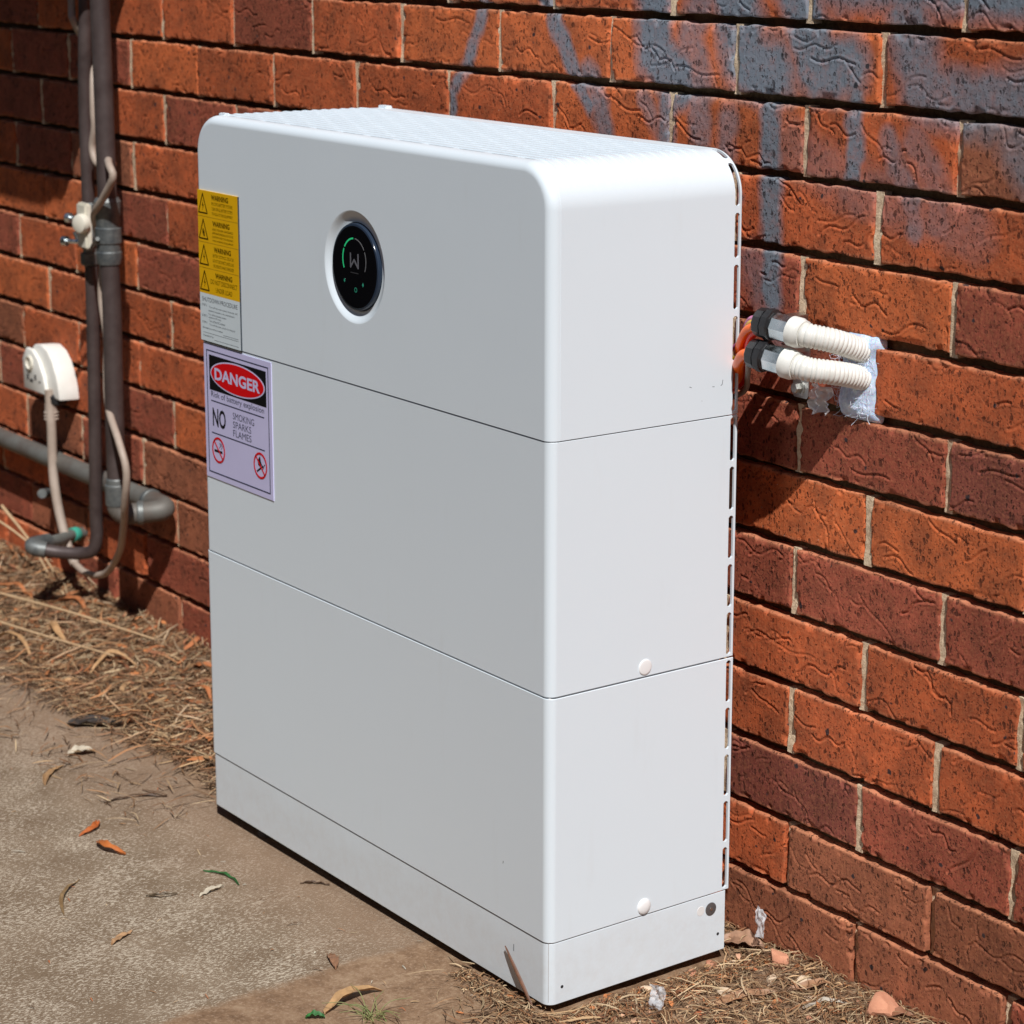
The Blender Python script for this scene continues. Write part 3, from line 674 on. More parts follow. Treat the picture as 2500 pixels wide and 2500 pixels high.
dang = MB().box(DX0, DX1, -.0002, .0012, DZ0, DZ1).build('danger_label', M_lilac, cab, 20); dang['label'] = 'lilac white sticker with a black panel and red oval'
DW, DH = DX1-DX0, DZ1-DZ0; P = lambda a, b: (DX0+a*DW, DZ1-b*DH); Y = -.0002
mb = MB(); bx = [P(.045, .045), P(.955, .045), P(.955, .955), P(.045, .955)]; stroke(mb, bx+[bx[0]], .0016, Y)
stroke(mb, [P(.10, .415), P(.885, .415)], .0016, Y); stroke(mb, [P(.10, .655), P(.885, .655)], .0016, Y); mb.build('border_line', M_inklil, dang)
mb = MB(); add_flat(mb, [P(.08, .075), P(.925, .075), P(.925, .335), P(.08, .335)], Y); pan = mb.build('black_panel', M_ink, dang)
def ell(cx_, cz_, a, b, n=64): return [(cx_+a*math.cos(2*math.pi*i/n), cz_+b*math.sin(2*math.pi*i/n)) for i in range(n)]
ec = P(.503, .205); mb = MB(); add_flat(mb, ell(*ec, DW*.405, DH*.118), Y-.00016); mb.build('oval_border', M_lilac, dang)
mb = MB(); add_flat(mb, ell(*ec, DW*.390, DH*.108), Y-.00032); mb.build('red_oval', M_red, dang)
mb = MB(); text_mesh(mb, 'DANGER', P(.165, 0)[0], P(.84, 0)[0], P(0, .250)[1], P(0, .160)[1], Y-.00048, .030); mb.build('lettering', M_lilac, dang)
mb = MB(); text_mesh(mb, 'Risk of battery explosion', P(.10, 0)[0], P(.89, 0)[0], P(0, .398)[1], P(0, .342)[1], Y, .002)
text_mesh(mb, 'SMOKING', P(.425, 0)[0], P(.74, 0)[0], P(0, .502)[1], P(0, .452)[1], Y, .0); text_mesh(mb, 'SPARKS', P(.425, 0)[0], P(.695, 0)[0], P(0, .566)[1], P(0, .516)[1], Y, .0); text_mesh(mb, 'FLAMES', P(.425, 0)[0], P(.695, 0)[0], P(0, .630)[1], P(0, .580)[1], Y, .0)
mb.build('lettering', M_inklil, dang)
mb = MB(); text_mesh(mb, 'NO', P(.115, 0)[0], P(.315, 0)[0], P(0, .605)[1], P(0, .465)[1], Y, .022); mb.build('lettering', M_ink, dang)
for (a, b, cig) in ((.195, .775, True), (.82, .775, False)):
    cx_, cz_ = P(a, b); rr_ = DW*.098
    mb = MB()
    if cig:
        stroke(mb, [(cx_-.011, cz_-.002), (cx_+.009, cz_-.002)], .0034, Y); stroke(mb, [(cx_+.002, cz_+.003), (cx_+.006, cz_+.007), (cx_+.003, cz_+.010)], .0010, Y); stroke(mb, [(cx_+.007, cz_+.002), (cx_+.010, cz_+.006), (cx_+.007, cz_+.010)], .0010, Y)
    else:
        stroke(mb, [(cx_-.009, cz_-.009), (cx_+.006, cz_+.0)], .0026, Y); add_flat(mb, [(cx_-.006, cz_+.0), (cx_-.007, cz_+.006), (cx_-.001, cz_+.013), (cx_+.001, cz_+.006), (cx_+.004, cz_+.001), (cx_-.001, cz_-.002)], Y); stroke(mb, [(cx_+.004, cz_-.006), (cx_+.011, cz_+.003)], .0014, Y)
    mb.build('pictogram', M_ink, dang)
    mb = MB(); add_arc(mb, cx_, cz_, rr_*.84, rr_, 0, 360, Y-.0003, 40); stroke(mb, [(cx_-rr_*.64, cz_+rr_*.64), (cx_+rr_*.64, cz_-rr_*.64)], .0022, Y-.0003); mb.build('prohibition_ring', M_red, dang)

# ------------------------------------------------------------------ conduits, glands and the stuffed hole
def gland(name_lbl, axis_pts, cable_list, grp):
    root = empty('conduit', axis_pts[0], name_lbl, 'conduit', grp)
    p0, p1 = Vector(axis_pts[0]), Vector(axis_pts[2]); ax = (p1-p0).normalized()
    def at(d): return p0+ax*d
    hexn = lambda R_: None
    # black nut: domed collar, gripped hexagon-ish body
    MB().lathe([(-.013, .0120), (-.0145, .0135), (-.0120, .0165), (-.004, .0175), (-.002, .0175)], at(0), ax, 12, True, True).build('gland_nut', M_blackpl, root, 25)
    MB().lathe([(-.002, .0165), (.0000, .0185), (.0075, .0185), (.0085, .0165), (.010, .0160)], at(0), ax, 10).build('gland_body', M_blackpl, root, 20)
    MB().lathe([(.010, .0150), (.0115, .0158), (.0325, .0158), (.034, .0150)], at(0), ax, 8).build('steel_connector', M_zinc, root, 20)
    MB().lathe([(.032, .0145), (.0335, .0172), (.0440, .0172), (.0455, .0160), (.050, .0155), (.050, .0125)], at(0), ax, 40).build('end_collar', M_conduit, root, 40)
    pts = [at(.040), at(.052)] + [Vector(p) for p in axis_pts[3:]]
    def rf(d): return .0118 + .0020*abs(math.sin(math.pi*d/.0046))**.5
    MB().tube(pts, .013, 36, .0006, True, rf).build('corrugated_tube', M_conduit, root, 80)
    return root
GU = [(.066, .254, .7770), (.092, .258, .7740), (.118, .265, .7705), (.124, .271, .7690), (.136, .288, .7645), (.141, .312, .7560), (.140, .345, .7440), (.136, .385, .7340)]
GL = [(.062, .248, .7415), (.090, .253, .7378), (.117, .260, .7345), (.125, .265, .7328), (.139, .283, .7300), (.144, .310, .7240), (.142, .345, .7140), (.136, .385, .7060)]
gu = gland('upper ivory corrugated conduit with black gland nut, running into the hole in the bricks', GU, None, 'ivory conduits beside the cabinet')
gl_ = gland('lower ivory corrugated conduit with black gland nut, above the bracket bolt', GL, None, 'ivory conduits beside the cabinet')
def cab_wire(name, pts, r, m_, label, cat='cable'):
    o = MB().tube(pts, r, 14, .004).build(name, m_, None, 60); tag(o, label, cat); return o
xb = -.10
cab_wire('cable', [(xb, .300, .700), (-.03, .292, .735), (.012, .270, .768), (.040, .2555, .7800), (.068, .2530, .7805)], .0032, M_pink, 'pink cable curving into the upper black gland')
cab_wire('cable', [(xb, .302, .690), (-.03, .294, .722), (.008, .270, .757), (.038, .2535, .7750), (.068, .2535, .7775)], .0030, M_yel, 'yellow cable between the pink and orange ones at the upper gland')
cab_wire('cable', [(xb, .298, .672), (-.03, .290, .708), (.010, .262, .745), (.038, .2505, .7680), (.068, .2520, .7735)], .0052, M_or, 'orange cable bending up into the upper black gland')
cab_wire('cable', [(xb, .306, .660), (-.03, .300, .690), (.010, .272, .733), (.038, .2560, .7610), (.068, .2560, .7720)], .0048, M_redc, 'red cable lowest of the bundle entering the upper gland')
cab_wire('cable', [(xb, .300, .655), (-.03, .290, .694), (.008, .262, .722), (.034, .2490, .7380), (.066, .2480, .7412)], .0068, M_or, 'thick orange cable entering the lower black gland')
cab_wire('cable', [(xb, .310, .650), (-.03, .302, .678), (.008, .276, .708), (.034, .2555, .7290), (.066, .2510, .7370)], .0034, M_gry, 'grey cable underneath the thick orange one')
# bracket
br = empty('conduit_bracket', (.045, YW, .70), 'small steel bracket strip bolted to the wall under the conduits', 'bracket')
MB().prism([(.033, .7600), (.058, .7600), (.058, .6850), (.055, .6810), (.034, .6810), (.031, .6850)], lambda p, t: (p[0], YW-.004-.0018*t, p[1])).build('strip', M_steel, br, 30)
MB().lathe([(0, .0098), (.0014, .0098), (.0016, .0062), (.0016, .0060), (.0030, .0078), (.0030, .0062), (.0075, .0062), (.0082, .0054)], (.0415, YW-.0055, .6925), (0, -1, 0), 6).build('bolt', M_steel, br, 20)
MB().lathe([(0, .0098), (.0014, .0098)], (.0415, YW-.0055, .6925), (0, -1, 0), 28).build('washer', M_steel, br, 20)
for zc, yc in ((.776, .2560), (.740, .251)): MB().box(.036, .054, yc+.014, YW-.005, zc-.0035, zc+.0035, .0005).build('stand_off', M_steel, br, 20)
# white wadding stuffed in the cut-out
M_wad = mat('blue_white_wadding', (.50, .60, .76), .6, Subsurface_Weight=.4, Subsurface_Scale=.01); nw = N(M_wad); v = nw.coord()
nw.color(nw.ramp(nw.noise(v, 45, 6, .7, 1.5), [(.22, (.36, .45, .60)), (.45, (.52, .62, .80)), (.65, (.72, .80, .92))])); nw.bump(nw.noise(v, 120, 5, .55, .6), .0010, .6)
nw.l(nw.ramp(nw.noise(v, 60, 5, .7), [(.36, .75), (.5, 1.0)]), nw.b.inputs['Alpha'])
def wad():
    nx, nz = 70, 90; X, Z = np.meshgrid(np.linspace(.1015, .1605, nx), np.linspace(.6735, .7640, nz), indexing='ij')
    e = np.minimum(np.minimum(X-.1015, .1605-X), np.minimum(Z-.6735, .7640-Z)); t = np.clip(e/.020, 0, 1); t = np.sqrt(t*(2-t))
    side = np.clip((X-.103)/.014, 0, 1)*(.55+.45*np.clip((.160-X)/.02, 0, 1))
    Y = YW+.012 - t*(.016 + 0.0035*vnoise(X*42, Z*42, 4)+.0006*vnoise(X*180, Z*180, 6))*side - .003*t*np.exp(-((Z-.688)/.014)**2)
    Xs = X + .002*vnoise(X*90, Z*90, 9)*t
    V = np.stack([Xs, Y, Z], -1).reshape(-1, 3); return npmesh('sealing_wadding', V, gridq(nx, nz))
wd_ = link('sealing_wadding', wad(), M_wad); sm = wd_.modifiers.new('s', 'SOLIDIFY'); sm.thickness = .006; sm.offset = 1; bake(wd_, 80)
tag(wd_, 'fluffy bluish white wadding stuffed in the hole around the conduits', 'wadding')
fib = MB()
for k in range(260):
    a = random.random(); x = random.uniform(.104, .157); z = random.uniform(.676, .762); p = Vector((x, YW-.004, z)); pts = [p]
    d = Vector((random.gauss(0, 1), -abs(random.gauss(0, .8)), random.gauss(0, 1))).normalized()
    for j in range(4): d = (d+Vector((random.gauss(0, .6), random.gauss(0, .35), random.gauss(0, .6)))).normalized(); pts.append(pts[-1]+d*random.uniform(.002, .0055))
    fib.tube(pts, .00018, 3, .003, True, None, False)
fib.build('fibre', mat('white_fibre', (.72, .78, .88), .6), wd_, 80)
# clear film crumpled below the lower conduit
def film(name, cx, cy, cz, w_, h_, seed, label, vert=True, cat='plastic scrap'):
    nx, nz = 26, 26; X, Z = np.meshgrid(np.linspace(-.5, .5, nx), np.linspace(-.5, .5, nz), indexing='ij')
    Yd = .22*vnoise(X*4, Z*4, seed)+.12*vnoise(X*9, Z*9, seed+1); edge = 1+.25*vnoise(np.arctan2(Z, X)*1.5, X*0, seed)
    if vert: V = np.stack([cx+X*w_*edge+Yd*w_*.3, cy+Yd*w_, cz+Z*h_*edge], -1)
    else: V = np.stack([cx+X*w_*edge, cy+Z*h_*edge, cz+np.abs(Yd)*w_], -1)
    o = link(name, npmesh(name, V.reshape(-1, 3), gridq(nx, nz)), M_film); s = o.modifiers.new('s', 'SOLIDIFY'); s.thickness = .0002; bake(o, 80); return tag(o, label, cat)
M_film = mat('clear_plastic_film', (.85, .87, .9), .12, Alpha=.42); M_film.node_tree.nodes['Principled BSDF'].inputs['Specular IOR Level'].default_value = .9
film('plastic_film', .108, .298, .692, .030, .034, 7, 'crumpled clear film hanging under the lower conduit by the hole')

# ------------------------------------------------------------------ pipes, cable, socket and meter box at the left
def xyz(*a): return [tuple(p) for p in a]
def fitting(name, prof, o, ax, mt, parent, n=28): return MB().lathe(prof, o, ax, n).build(name, mt, parent, 30)
tk = empty('gas_pipe', (-1.54, .30, .23), 'thick brown vertical pipe elbowing back into a horizontal pipe low on the wall', 'pipe')
RT = .0158
MB().tube([(-1.545, .231, 1.26), (-1.541, .231, .92), (-1.541, .231, .76)], RT, 28, .05).build('riser', M_brownpipe, tk, 60)
MB().tube([(-1.541, .231, .665), (-1.538, .231, .58), (-1.542, .231, .42), (-1.543, .231, .30), (-1.542, .231, .275)], RT, 28, .05).build('riser', M_brownpipe, tk, 60)
fitting('union_nut', [(0, .0185), (.010, .021), (.020, .021), (.022, .0195), (.034, .0195), (.036, .0215), (.060, .0215), (.062, .0195), (.078, .0200), (.082, .022), (.104, .022), (.110, .0185)], (-1.5415, .231, .655), (0, 0, 1), M_lead, tk)
fitting('elbow_socket', [(0, .0200), (.006, .0205), (.034, .0205), (.036, .0185), (.044, .0180), (.046, .0165)], (-1.542, .231, .246), (0, 0, 1), M_lead, tk)
MB().tube([(-1.542, .231, .262), (-1.541, .231, .240), (-1.534, .240, .230), (-1.520, .262, .231), (-1.505, .285, .234), (-1.502, .296, .236), (-1.515, .3015, .2375), (-1.545, .302, .238), (-1.60, .302, .238)], .0180, 28, .004).build('elbow', M_greypipe, tk, 60)
for o_, a_ in (((-1.5235, .257, .231), (.5, 1, 0)), ((-1.555, .302, .238), (-1, 0, 0))): fitting('elbow_ring', [(0, .0190), (.002, .0205), (.010, .0205), (.012, .0190)], o_, a_, M_lead, tk)
MB().tube([(-1.57, .302, .238), (-2.2, .302, .238), (-3.3, .302, .238)], .0170, 28, .2).build('wall_run', M_greypipe, tk, 60)
tn = empty('water_pipe', (-1.70, .30, .11), 'thin brown vertical pipe with a bent foot and green end at the wall', 'pipe')
RN = .0112
MB().tube([(-1.672, .271, 1.26), (-1.683, .271, 1.06), (-1.695, .271, .92), (-1.697, .271, .74)], RN, 24, .04).build('riser', M_brownpipe, tn, 60)
MB().tube([(-1.695, .271, .63), (-1.698, .271, .50), (-1.704, .271, .35), (-1.712, .271, .20), (-1.714, .271, .145), (-1.721, .266, .121), (-1.742, .252, .113), (-1.768, .226, .113), (-1.788, .200, .118)], RN, 24, .006).build('riser', M_brownpipe, tn, 60)
MB().tube([(-1.783, .206, .117), (-1.795, .190, .121), (-1.803, .190, .124), (-1.812, .205, .123), (-1.830, .230, .119)], .0145, 24, .003).build('elbow', M_lead, tn, 60)
MB().tube([(-1.822, .220, .120), (-1.850, .262, .113), (-1.885, .303, .108), (-1.90, .335, .105)], RN*.95, 24, .006).build('wall_stub', M_greypipe, tn, 60)
MB().lathe([(0, .0125), (.002, .0135), (.014, .0135), (.016, .012)], (-1.884, .302, .108), (-.5, 1, -.08), 24).build('green_end', M_verd, tn, 40)
fitting('valve_body', [(0, .013), (.004, .0165), (.022, .0165), (.024, .012), (.034, .012), (.036, .0150), (.068, .0150), (.070, .0115), (.080, .0115), (.082, .0165), (.106, .0165), (.110, .0125)], (-1.698, .271, .630), (0, 0, 1), M_lead, tn, 6)
ck = empty('clamp_tag', (-1.66, .235, .71), 'cream plastic clamp strapped across the two pipes', 'clamp')
MB().box(-1.668, -1.632, .234, .246, .668, .745, .003).build('tag_plate', M_ivory, ck, 30)
MB().lathe([(0, .016), (.006, .017), (.012, .015), (.014, .010)], (-1.640, .234, .712), (.3, -1, 0), 24).build('knob', M_ivory, ck, 40)
MB().tube([(-1.70, .245, .690), (-1.70, .251, .675), (-1.69, .256, .664), (-1.65, .250, .668), (-1.56, .215, .690), (-1.53, .206, .700)], .0035, 10, .006).build('strap', M_lead, ck, 60)
for z_, L_ in ((.676, .030), (.716, .020)): MB().lathe([(0, .004), (L_, .004), (L_, .0085), (L_+.009, .0085), (L_+.011, .006)], (-1.672, .245, z_), (-.85, -.5, 0), 12).build('wing_screw', M_zinc, ck, 30)
cb = MB().tube([(-1.715, .262, 1.26), (-1.706, .258, 1.08), (-1.696, .256, 1.045), (-1.712, .287, 1.005), (-1.690, .300, .985), (-1.651, .268, .963), (-1.635, .257, .907), (-1.634, .257, .872), (-1.645, .257, .836), (-1.626, .257, .812),
   (-1.580, .262, .815), (-1.52, .225, .828), (-1.478, .207, .822), (-1.468, .207, .806), (-1.504, .207, .771), (-1.545, .210, .742), (-1.60, .236, .715), (-1.60, .246, .68), (-1.582, .238, .642), (-1.587, .236, .594), (-1.572, .236, .524), (-1.569, .232, .471), (-1.545, .222, .412), (-1.475, .205, .368), (-1.448, .203, .325), (-1.470, .209, .265), (-1.524, .231, .205), (-1.604, .261, .145), (-1.691, .281, .088), (-1.746, .285, .066), (-1.800, .285, .060), (-1.842, .285, .068)], .0062, 16, .006).build('conduit_cable', M_cream, None, 60)
tag(cb, 'long cream cable weaving around both pipes and looping near the ground', 'cable')
cf = MB().tube([(-1.9225, .287, .375), (-1.915, .285, .30), (-1.912, .283, .25), (-1.904, .281, .205), (-1.888, .281, .154), (-1.862, .283, .096), (-1.845, .285, .072), (-1.838, .285, .066)], .0085, 18, .006).build('conduit_cable', M_cream, None, 60)
tag(cf, 'cream cable hanging straight down from the white weatherproof socket', 'cable')
st = MB().tube([(-1.937, .271, .180), (-1.975, .300, .170), (-2.012, .334, .158)], .0085, 18, .006).build('pipe_stub', M_lead, None, 60)
tag(st, 'short grey pipe stub poking out of the wall under the horizontal pipe', 'pipe')
# weatherproof socket
sk = empty('outdoor_socket', (-1.95, YW, .36), 'white hooded weatherproof power socket on the wall left of the pipes', 'socket')
hood = [(-2.013, .362), (-2.016, .395), (-2.010, .428), (-1.988, .447), (-1.960, .450), (-1.935, .442), (-1.915, .426), (-1.900, .402), (-1.892, .380), (-1.888, .357)]
mb = MB(); mb.prism(hood, lambda p, t: (p[0], YW-.0005-.040*t, p[1]+.002*t)); hd = mb.build('hood', M_socket, sk, 30)
bv = hd.modifiers.new('b', 'BEVEL'); bv.width = .003; bv.segments = 2; bv.limit_method = 'ANGLE'; bake(hd, 40)
face = [(-2.020, .364), (-2.022, .420), (-2.004, .442), (-1.980, .440), (-1.955, .424), (-1.935, .398), (-1.925, .364)]
mb = MB(); mb.prism(face, lambda p, t: (p[0], YW-.0415-.008*t, p[1])); fc = mb.build('face_plate', M_socket, sk, 30)
bv = fc.modifiers.new('b', 'BEVEL'); bv.width = .002; bv.segments = 2; bv.limit_method = 'ANGLE'; bake(fc, 40)
MB().lathe([(0, .014), (.003, .014), (.004, .011), (.001, .009)], (-1.990, YW-.0495, .415), (0, -1, 0), 24).build('switch_ring', M_ivory, fc, 30)
for x_, z_, w2, h2 in ((-2.000, .388, .006, .010), (-1.985, .383, .012, .005), (-1.968, .391, .006, .009), (-1.950, .385, .006, .003)): MB().box(x_-w2/2, x_+w2/2, YW-.0502, YW-.0480, z_-h2/2, z_+h2/2).build('pin_hole', M_dark, fc)
MB().lathe([(0, .019), (.003, .021), (.016, .021), (.020, .017)], (-1.925, YW-.030, .347), (0, 0, 1), 24).build('entry_gland', M_blackpl, sk, 30)
MB().lathe([(0, .012), (.003, .0135), (.006, .011), (.009, .0135), (.012, .011), (.015, .0135), (.018, .011), (.030, .011)], (-1.9225, .289, .318), (0, 0, 1), 20).build('cable_sleeve', M_cream, sk, 40)
# meter box above, mostly out of frame: it throws the dark shadow on the bricks
bxm = empty('meter_box', (-2.0, YW, 1.253), 'grey meter box high on the wall that shades the bricks around the pipe tops', 'meter box')
MB().box(-2.50, -1.531, YW-.22, YW-.0005, 1.253, 1.80, .006).build('case', M_box, bxm, 30)
MB().box(-2.47, -1.561, YW-.232, YW-.2205, 1.275, 1.775, .004).build('door', M_box, bxm, 30)
MB().lathe([(0, .012), (.012, .012), (.014, .009)], (-1.60, YW-.2325, 1.50), (0, -1, 0), 20).build('latch', M_zinc, bxm, 30)

# ------------------------------------------------------------------ litter
def straw(n_, region, cols, lmin, lmax, wd, seed, name, lift=.004, curl=.5):
    r = np.random.default_rng(seed); Vs = []; Qs = []; Cs = []; o = 0; K = 5
    cols = np.array(cols); cnt = 0
    while cnt < n_:
        x, y, keep = region(r)
        if not keep: continue
        cnt += 1
        L = r.uniform(lmin, lmax)*(1 if r.random() < .85 else 1.6); a = r.uniform(0, 2*math.pi); ka = r.normal(0, curl)/L*.8; w_ = wd*r.uniform(.5, 1.5)
        z0 = r.uniform(0, lift) + .0006; tilt = r.normal(0, .10); s = np.linspace(0, L, K)
        ang = a+ka*s; px = x+np.concatenate([[0], np.cumsum(np.cos(ang[:-1])*L/(K-1))]); py_ = y+np.concatenate([[0], np.cumsum(np.sin(ang[:-1])*L/(K-1))])
        px -= (px[-1]-px[0])/2; py_ -= (py_[-1]-py_[0])/2
        py_ = np.minimum(py_, YW-.003)
        inside = (px > -W-.004) & (px < .004) & (py_ > -.004) & (py_ < D+.002)
        if inside.any() and not ((py_ > D) | (py_ < .012)).all(): continue
        pz_ = gz(px, py_) + z0 + np.abs(tilt)*(s if tilt > 0 else L-s) + .0015*np.sin(s/L*math.pi)*r.random()*2
        nx_, ny_ = -np.sin(ang), np.cos(ang); tw = r.uniform(-.8, .8); ww = w_*np.array([.5, 1, 1, .9, .25])
        A = np.stack([px-nx_*ww, py_-ny_*ww, pz_-tw*ww], -1); B = np.stack([px+nx_*ww, py_+ny_*ww, pz_+tw*ww], -1); A[:, 1] = np.minimum(A[:, 1], YW-.002); B[:, 1] = np.minimum(B[:, 1], YW-.002)
        Vs.append(np.concatenate([A, B])); i = np.arange(K-1); Qs.append(np.stack([i, i+1, i+1+K, i+K], 1)+o); o += 2*K
        c_ = cols[r.integers(len(cols))]*r.uniform(.6, 1.25); Cs.append(np.tile(c_, (2*K, 1)))
    V = np.concatenate(Vs); me = npmesh(name, V, np.concatenate(Qs), True)
    ca = me.attributes.new('Col', 'FLOAT_COLOR', 'POINT'); C = np.concatenate(Cs); ca.data.foreach_set('color', np.concatenate([np.clip(C, 0, 1), np.ones((len(C), 1))], 1).astype(np.float32).ravel())
    return link(name, me, M_straw)
M_straw = mat('dry_straw', (.4, .28, .15), .75, Specular_IOR_Level=.2); n = N(M_straw); v = n.coord()
n.color(n.mix(n.math('MULTIPLY', n.noise(v, 400, 3), .35), n.attr('Col').outputs['Color'], (.12, .07, .04)))
TAN = [(.50, .33, .18), (.36, .20, .10), (.30, .14, .065), (.22, .11, .055), (.13, .08, .05), (.17, .10, .055), (.58, .43, .26)]
ORB = [(.55, .20, .07), (.42, .15, .06), (.50, .30, .15), (.30, .12, .06)]
def regL(r):
    x = r.uniform(-3.0, -.80); y = r.uniform(-.12, YW)
    edge = .015+.035*vnoise(np.array([x*6.]), np.array([2.]), 5)[0]
    p = 1 if y > edge+.03 else (.55 if y > edge else .05)
    return x, y, r.random() < p
def regR(r):
    x = r.uniform(-.20, .75); y = r.uniform(-.42, YW)
    d = y+.10+.9*(x-.0)
    p = 1/(1+math.exp(-(d-.03)/.035)); 
    if x > -.005 and y > .0: p = max(p, .8)
    return x, y, r.random() < p
def regBack(r): return r.uniform(-.79, .0), r.uniform(D+.004, YW), True
tag(straw(24000, regL, TAN, .010, .050, .0007, 1, 'straw_litter', .012), 'tangled dry straw and grass litter against the wall left of the cabinet', 'straw', kind='stuff')
tag(straw(26000, regR, TAN, .006, .034, .00048, 2, 'straw_litter', .007), 'fine dry straw and grass litter at the right foot of the cabinet', 'straw', kind='stuff')
tag(straw(1700, lambda r: (lambda q: (q[0], q[1], q[2] and q[1] > .05))(regL(r)), ORB, .010, .040, .0024, 3, 'bark_flakes', .012, 1.6), 'orange brown bark flakes among the straw left of the cabinet', 'bark litter', kind='stuff')
tag(straw(1500, regR, ORB+[(.62, .35, .22)], .004, .012, .0022, 4, 'bark_flakes', .005, .6), 'small orange bark crumbs in the litter at the right', 'bark litter', kind='stuff')
tag(straw(1300, regL, [(.58, .42, .27), (.50, .32, .19), (.42, .22, .12), (.50, .24, .11)], .040, .09, .0009, 21, 'straw_litter', .016, .9), 'longer pale dry stalks lying over the litter left of the cabinet', 'straw', kind='stuff')
tag(straw(900, regR, [(.60, .45, .28), (.52, .38, .22), (.45, .30, .16)], .025, .055, .0008, 22, 'straw_litter', .008, .9), 'longer pale stalks over the litter at the right', 'straw', kind='stuff')
tag(straw(2600, lambda r: (r.uniform(.005, .055), r.uniform(-.01, .30), True), TAN+ORB, .004, .013, .0006, 31, 'straw_litter', .004), 'short broken straw packed along the right side of the plinth', 'straw', kind='stuff')
tag(straw(900, lambda r: (r.uniform(-.16, .01), -.007-abs(r.normal(0, .014)), True), TAN, .004, .014, .0005, 32, 'straw_litter', .004), 'short broken straw under the front corner of the plinth', 'straw', kind='stuff')
def regS(r):
    x = r.uniform(-1.9, .0); y = r.uniform(-.60, -.002); return x, y, r.random() < .35+.65*math.exp(y/.12)
tag(straw(260, regS, TAN+[(.5, .15, .05), (.5, .45, .36)], .003, .014, .0005, 6, 'grit_and_chaff', .0008, .5), 'sparse chaff scattered over the concrete', 'chaff', kind='stuff')

def leaf(name, p, q_, w_, c, label, lift=.004, bend=.2, cat='leaf', grp=None, z=None, base=None):
    """curled leaf or bark strip from p to q (xy) with thickness"""
    p = np.array(p, float); q_ = np.array(q_, float); d = q_-p; L = np.hypot(*d); t = d/L; nn = np.array([-t[1], t[0]]); K, J = 14, 5; V = []
    for i in range(K):
        s = i/(K-1); cen = p+d*s+nn*bend*L*math.sin(math.pi*s); ww = w_*(1+.22*math.sin(s*17+p[0]*60)*math.sin(s*41))*(math.sin(math.pi*min(1, s*.92+.06))**.7)
        for j in range(J):
            e = (j/(J-1)-.5)*2; P_ = cen+nn*ww*.5*e
            zn = .0016*math.sin(s*9.1+p[0]*70)*math.sin(e*3+s*5)+.0008*math.sin(s*23+p[1]*90)
            zz = zn*(lift > 0)*max(1, w_*60) + (float(gz(P_[0], P_[1])) if z is None else z[0]+(z[1]-z[0])*s) + .0012 + lift*math.sin(math.pi*s) + abs(e)**2*w_*.22
            V.append((P_[0], P_[1], zz))
    F = [(i*J+j, (i+1)*J+j, (i+1)*J+j+1, i*J+j+1) for i in range(K-1) for j in range(J-1)]
    mt = noisy(name+'_mat', c, tuple(x*.6 for x in c), 90, .6, 0, .0003, 500)
    o = link(name, pymesh(name, V, F, True, 0), mt); s = o.modifiers.new('s', 'SOLIDIFY'); s.thickness = .0005; bake(o, 60); tag(o, label, cat, grp); return o
leaf('twig', (-.927, -.10), (-.895, -.020), .0045, (.10, .055, .03), 'dark curved twig on the concrete nearest the straw', .003, .14, 'twig')
leaf('leaf', (-.870, -.140), (-.835, -.185), .010, (.50, .13, .03), 'small orange leaf left of the curled one on the concrete', .003, .15)
leaf('leaf', (-.802, -.172), (-.735, -.165), .012, (.52, .15, .03), 'curled bright orange leaf in the middle of the concrete', .008, -.16)
leaf('leaf', (-1.044, -.14), (-1.102, -.083), .010, (.42, .25, .12), 'tan leaf at the far left concrete edge', .002, .1)
leaf('green_grass', (-.623, -.107), (-.551, -.094), .0035, (.03, .13, .03), 'single green grass blade on the concrete', .002, .12, 'grass')
leaf('leaf', (-.549, -.152), (-.558, -.113), .008, (.58, .50, .38), 'pale bleached leaf scrap just below the green blade', .003, .05)
leaf('twig', (-.602, -.316), (-.694, -.251), .005, (.30, .19, .09), 'long thin brown twig at lower left on the concrete', .004, .10, 'twig')
leaf('twig', (-.593, -.206), (-.575, -.170), .003, (.14, .10, .06), 'tiny arched dark twig between the orange leaf and the cabinet', .005, -.25, 'twig')
leaf('leaf', (-.482, -.308), (-.501, -.272), .009, (.45, .26, .13), 'small tan leaf low in the photo on the concrete', .002, .05)
leaf('leaf', (-.294, -.114), (-.255, -.127), .011, (.30, .15, .08), 'brown folded leaf close to the front corner of the cabinet', .004, .05)
leaf('leaf', (-.160, -.200), (-.172, -.115), .014, (.46, .27, .12), 'large tan gum leaf at the bottom edge of the photo', .010, .08)
leaf('twig', (-.509, -.027), (-.480, .000), .0030, (.10, .055, .03), 'short dark twig pointing under the cabinet front', .002, .05, 'twig')
leaf('bark_shard', (-1.255, -.005), (-1.205, .062), .030, (.045, .035, .03), 'blackish bark shard where the straw meets the concrete', .004, .02, 'bark')
leaf('bark_shard', (-1.136, -.060), (-1.126, -.020), .022, (.58, .50, .38), 'pale chip lying right of the blackish shard', .005, .02, 'bark')
leaf('leaf', (-.018, -.006), (-.080, -.003), .0042, (.14, .055, .025), 'narrow brown gum leaf leaning on the plinth near its front corner', .0, .0, 'leaf', None, (-.010, .046))
leaf('bark_strip', (.091, .165), (.129, .249), .016, (.36, .19, .10), 'flat brown bark strip in the right-hand litter', .004, .05, 'bark')
leaf('bark_strip', (.125, .250), (.147, .312), .014, (.40, .21, .11), 'reddish bark strip next to the pale stones', .006, -.06, 'bark')
leaf('bark_strip', (-.03, .283), (.012, .318), .030, (.42, .24, .15), 'wide brown bark piece tucked between cabinet and wall', .012, .05, 'bark')
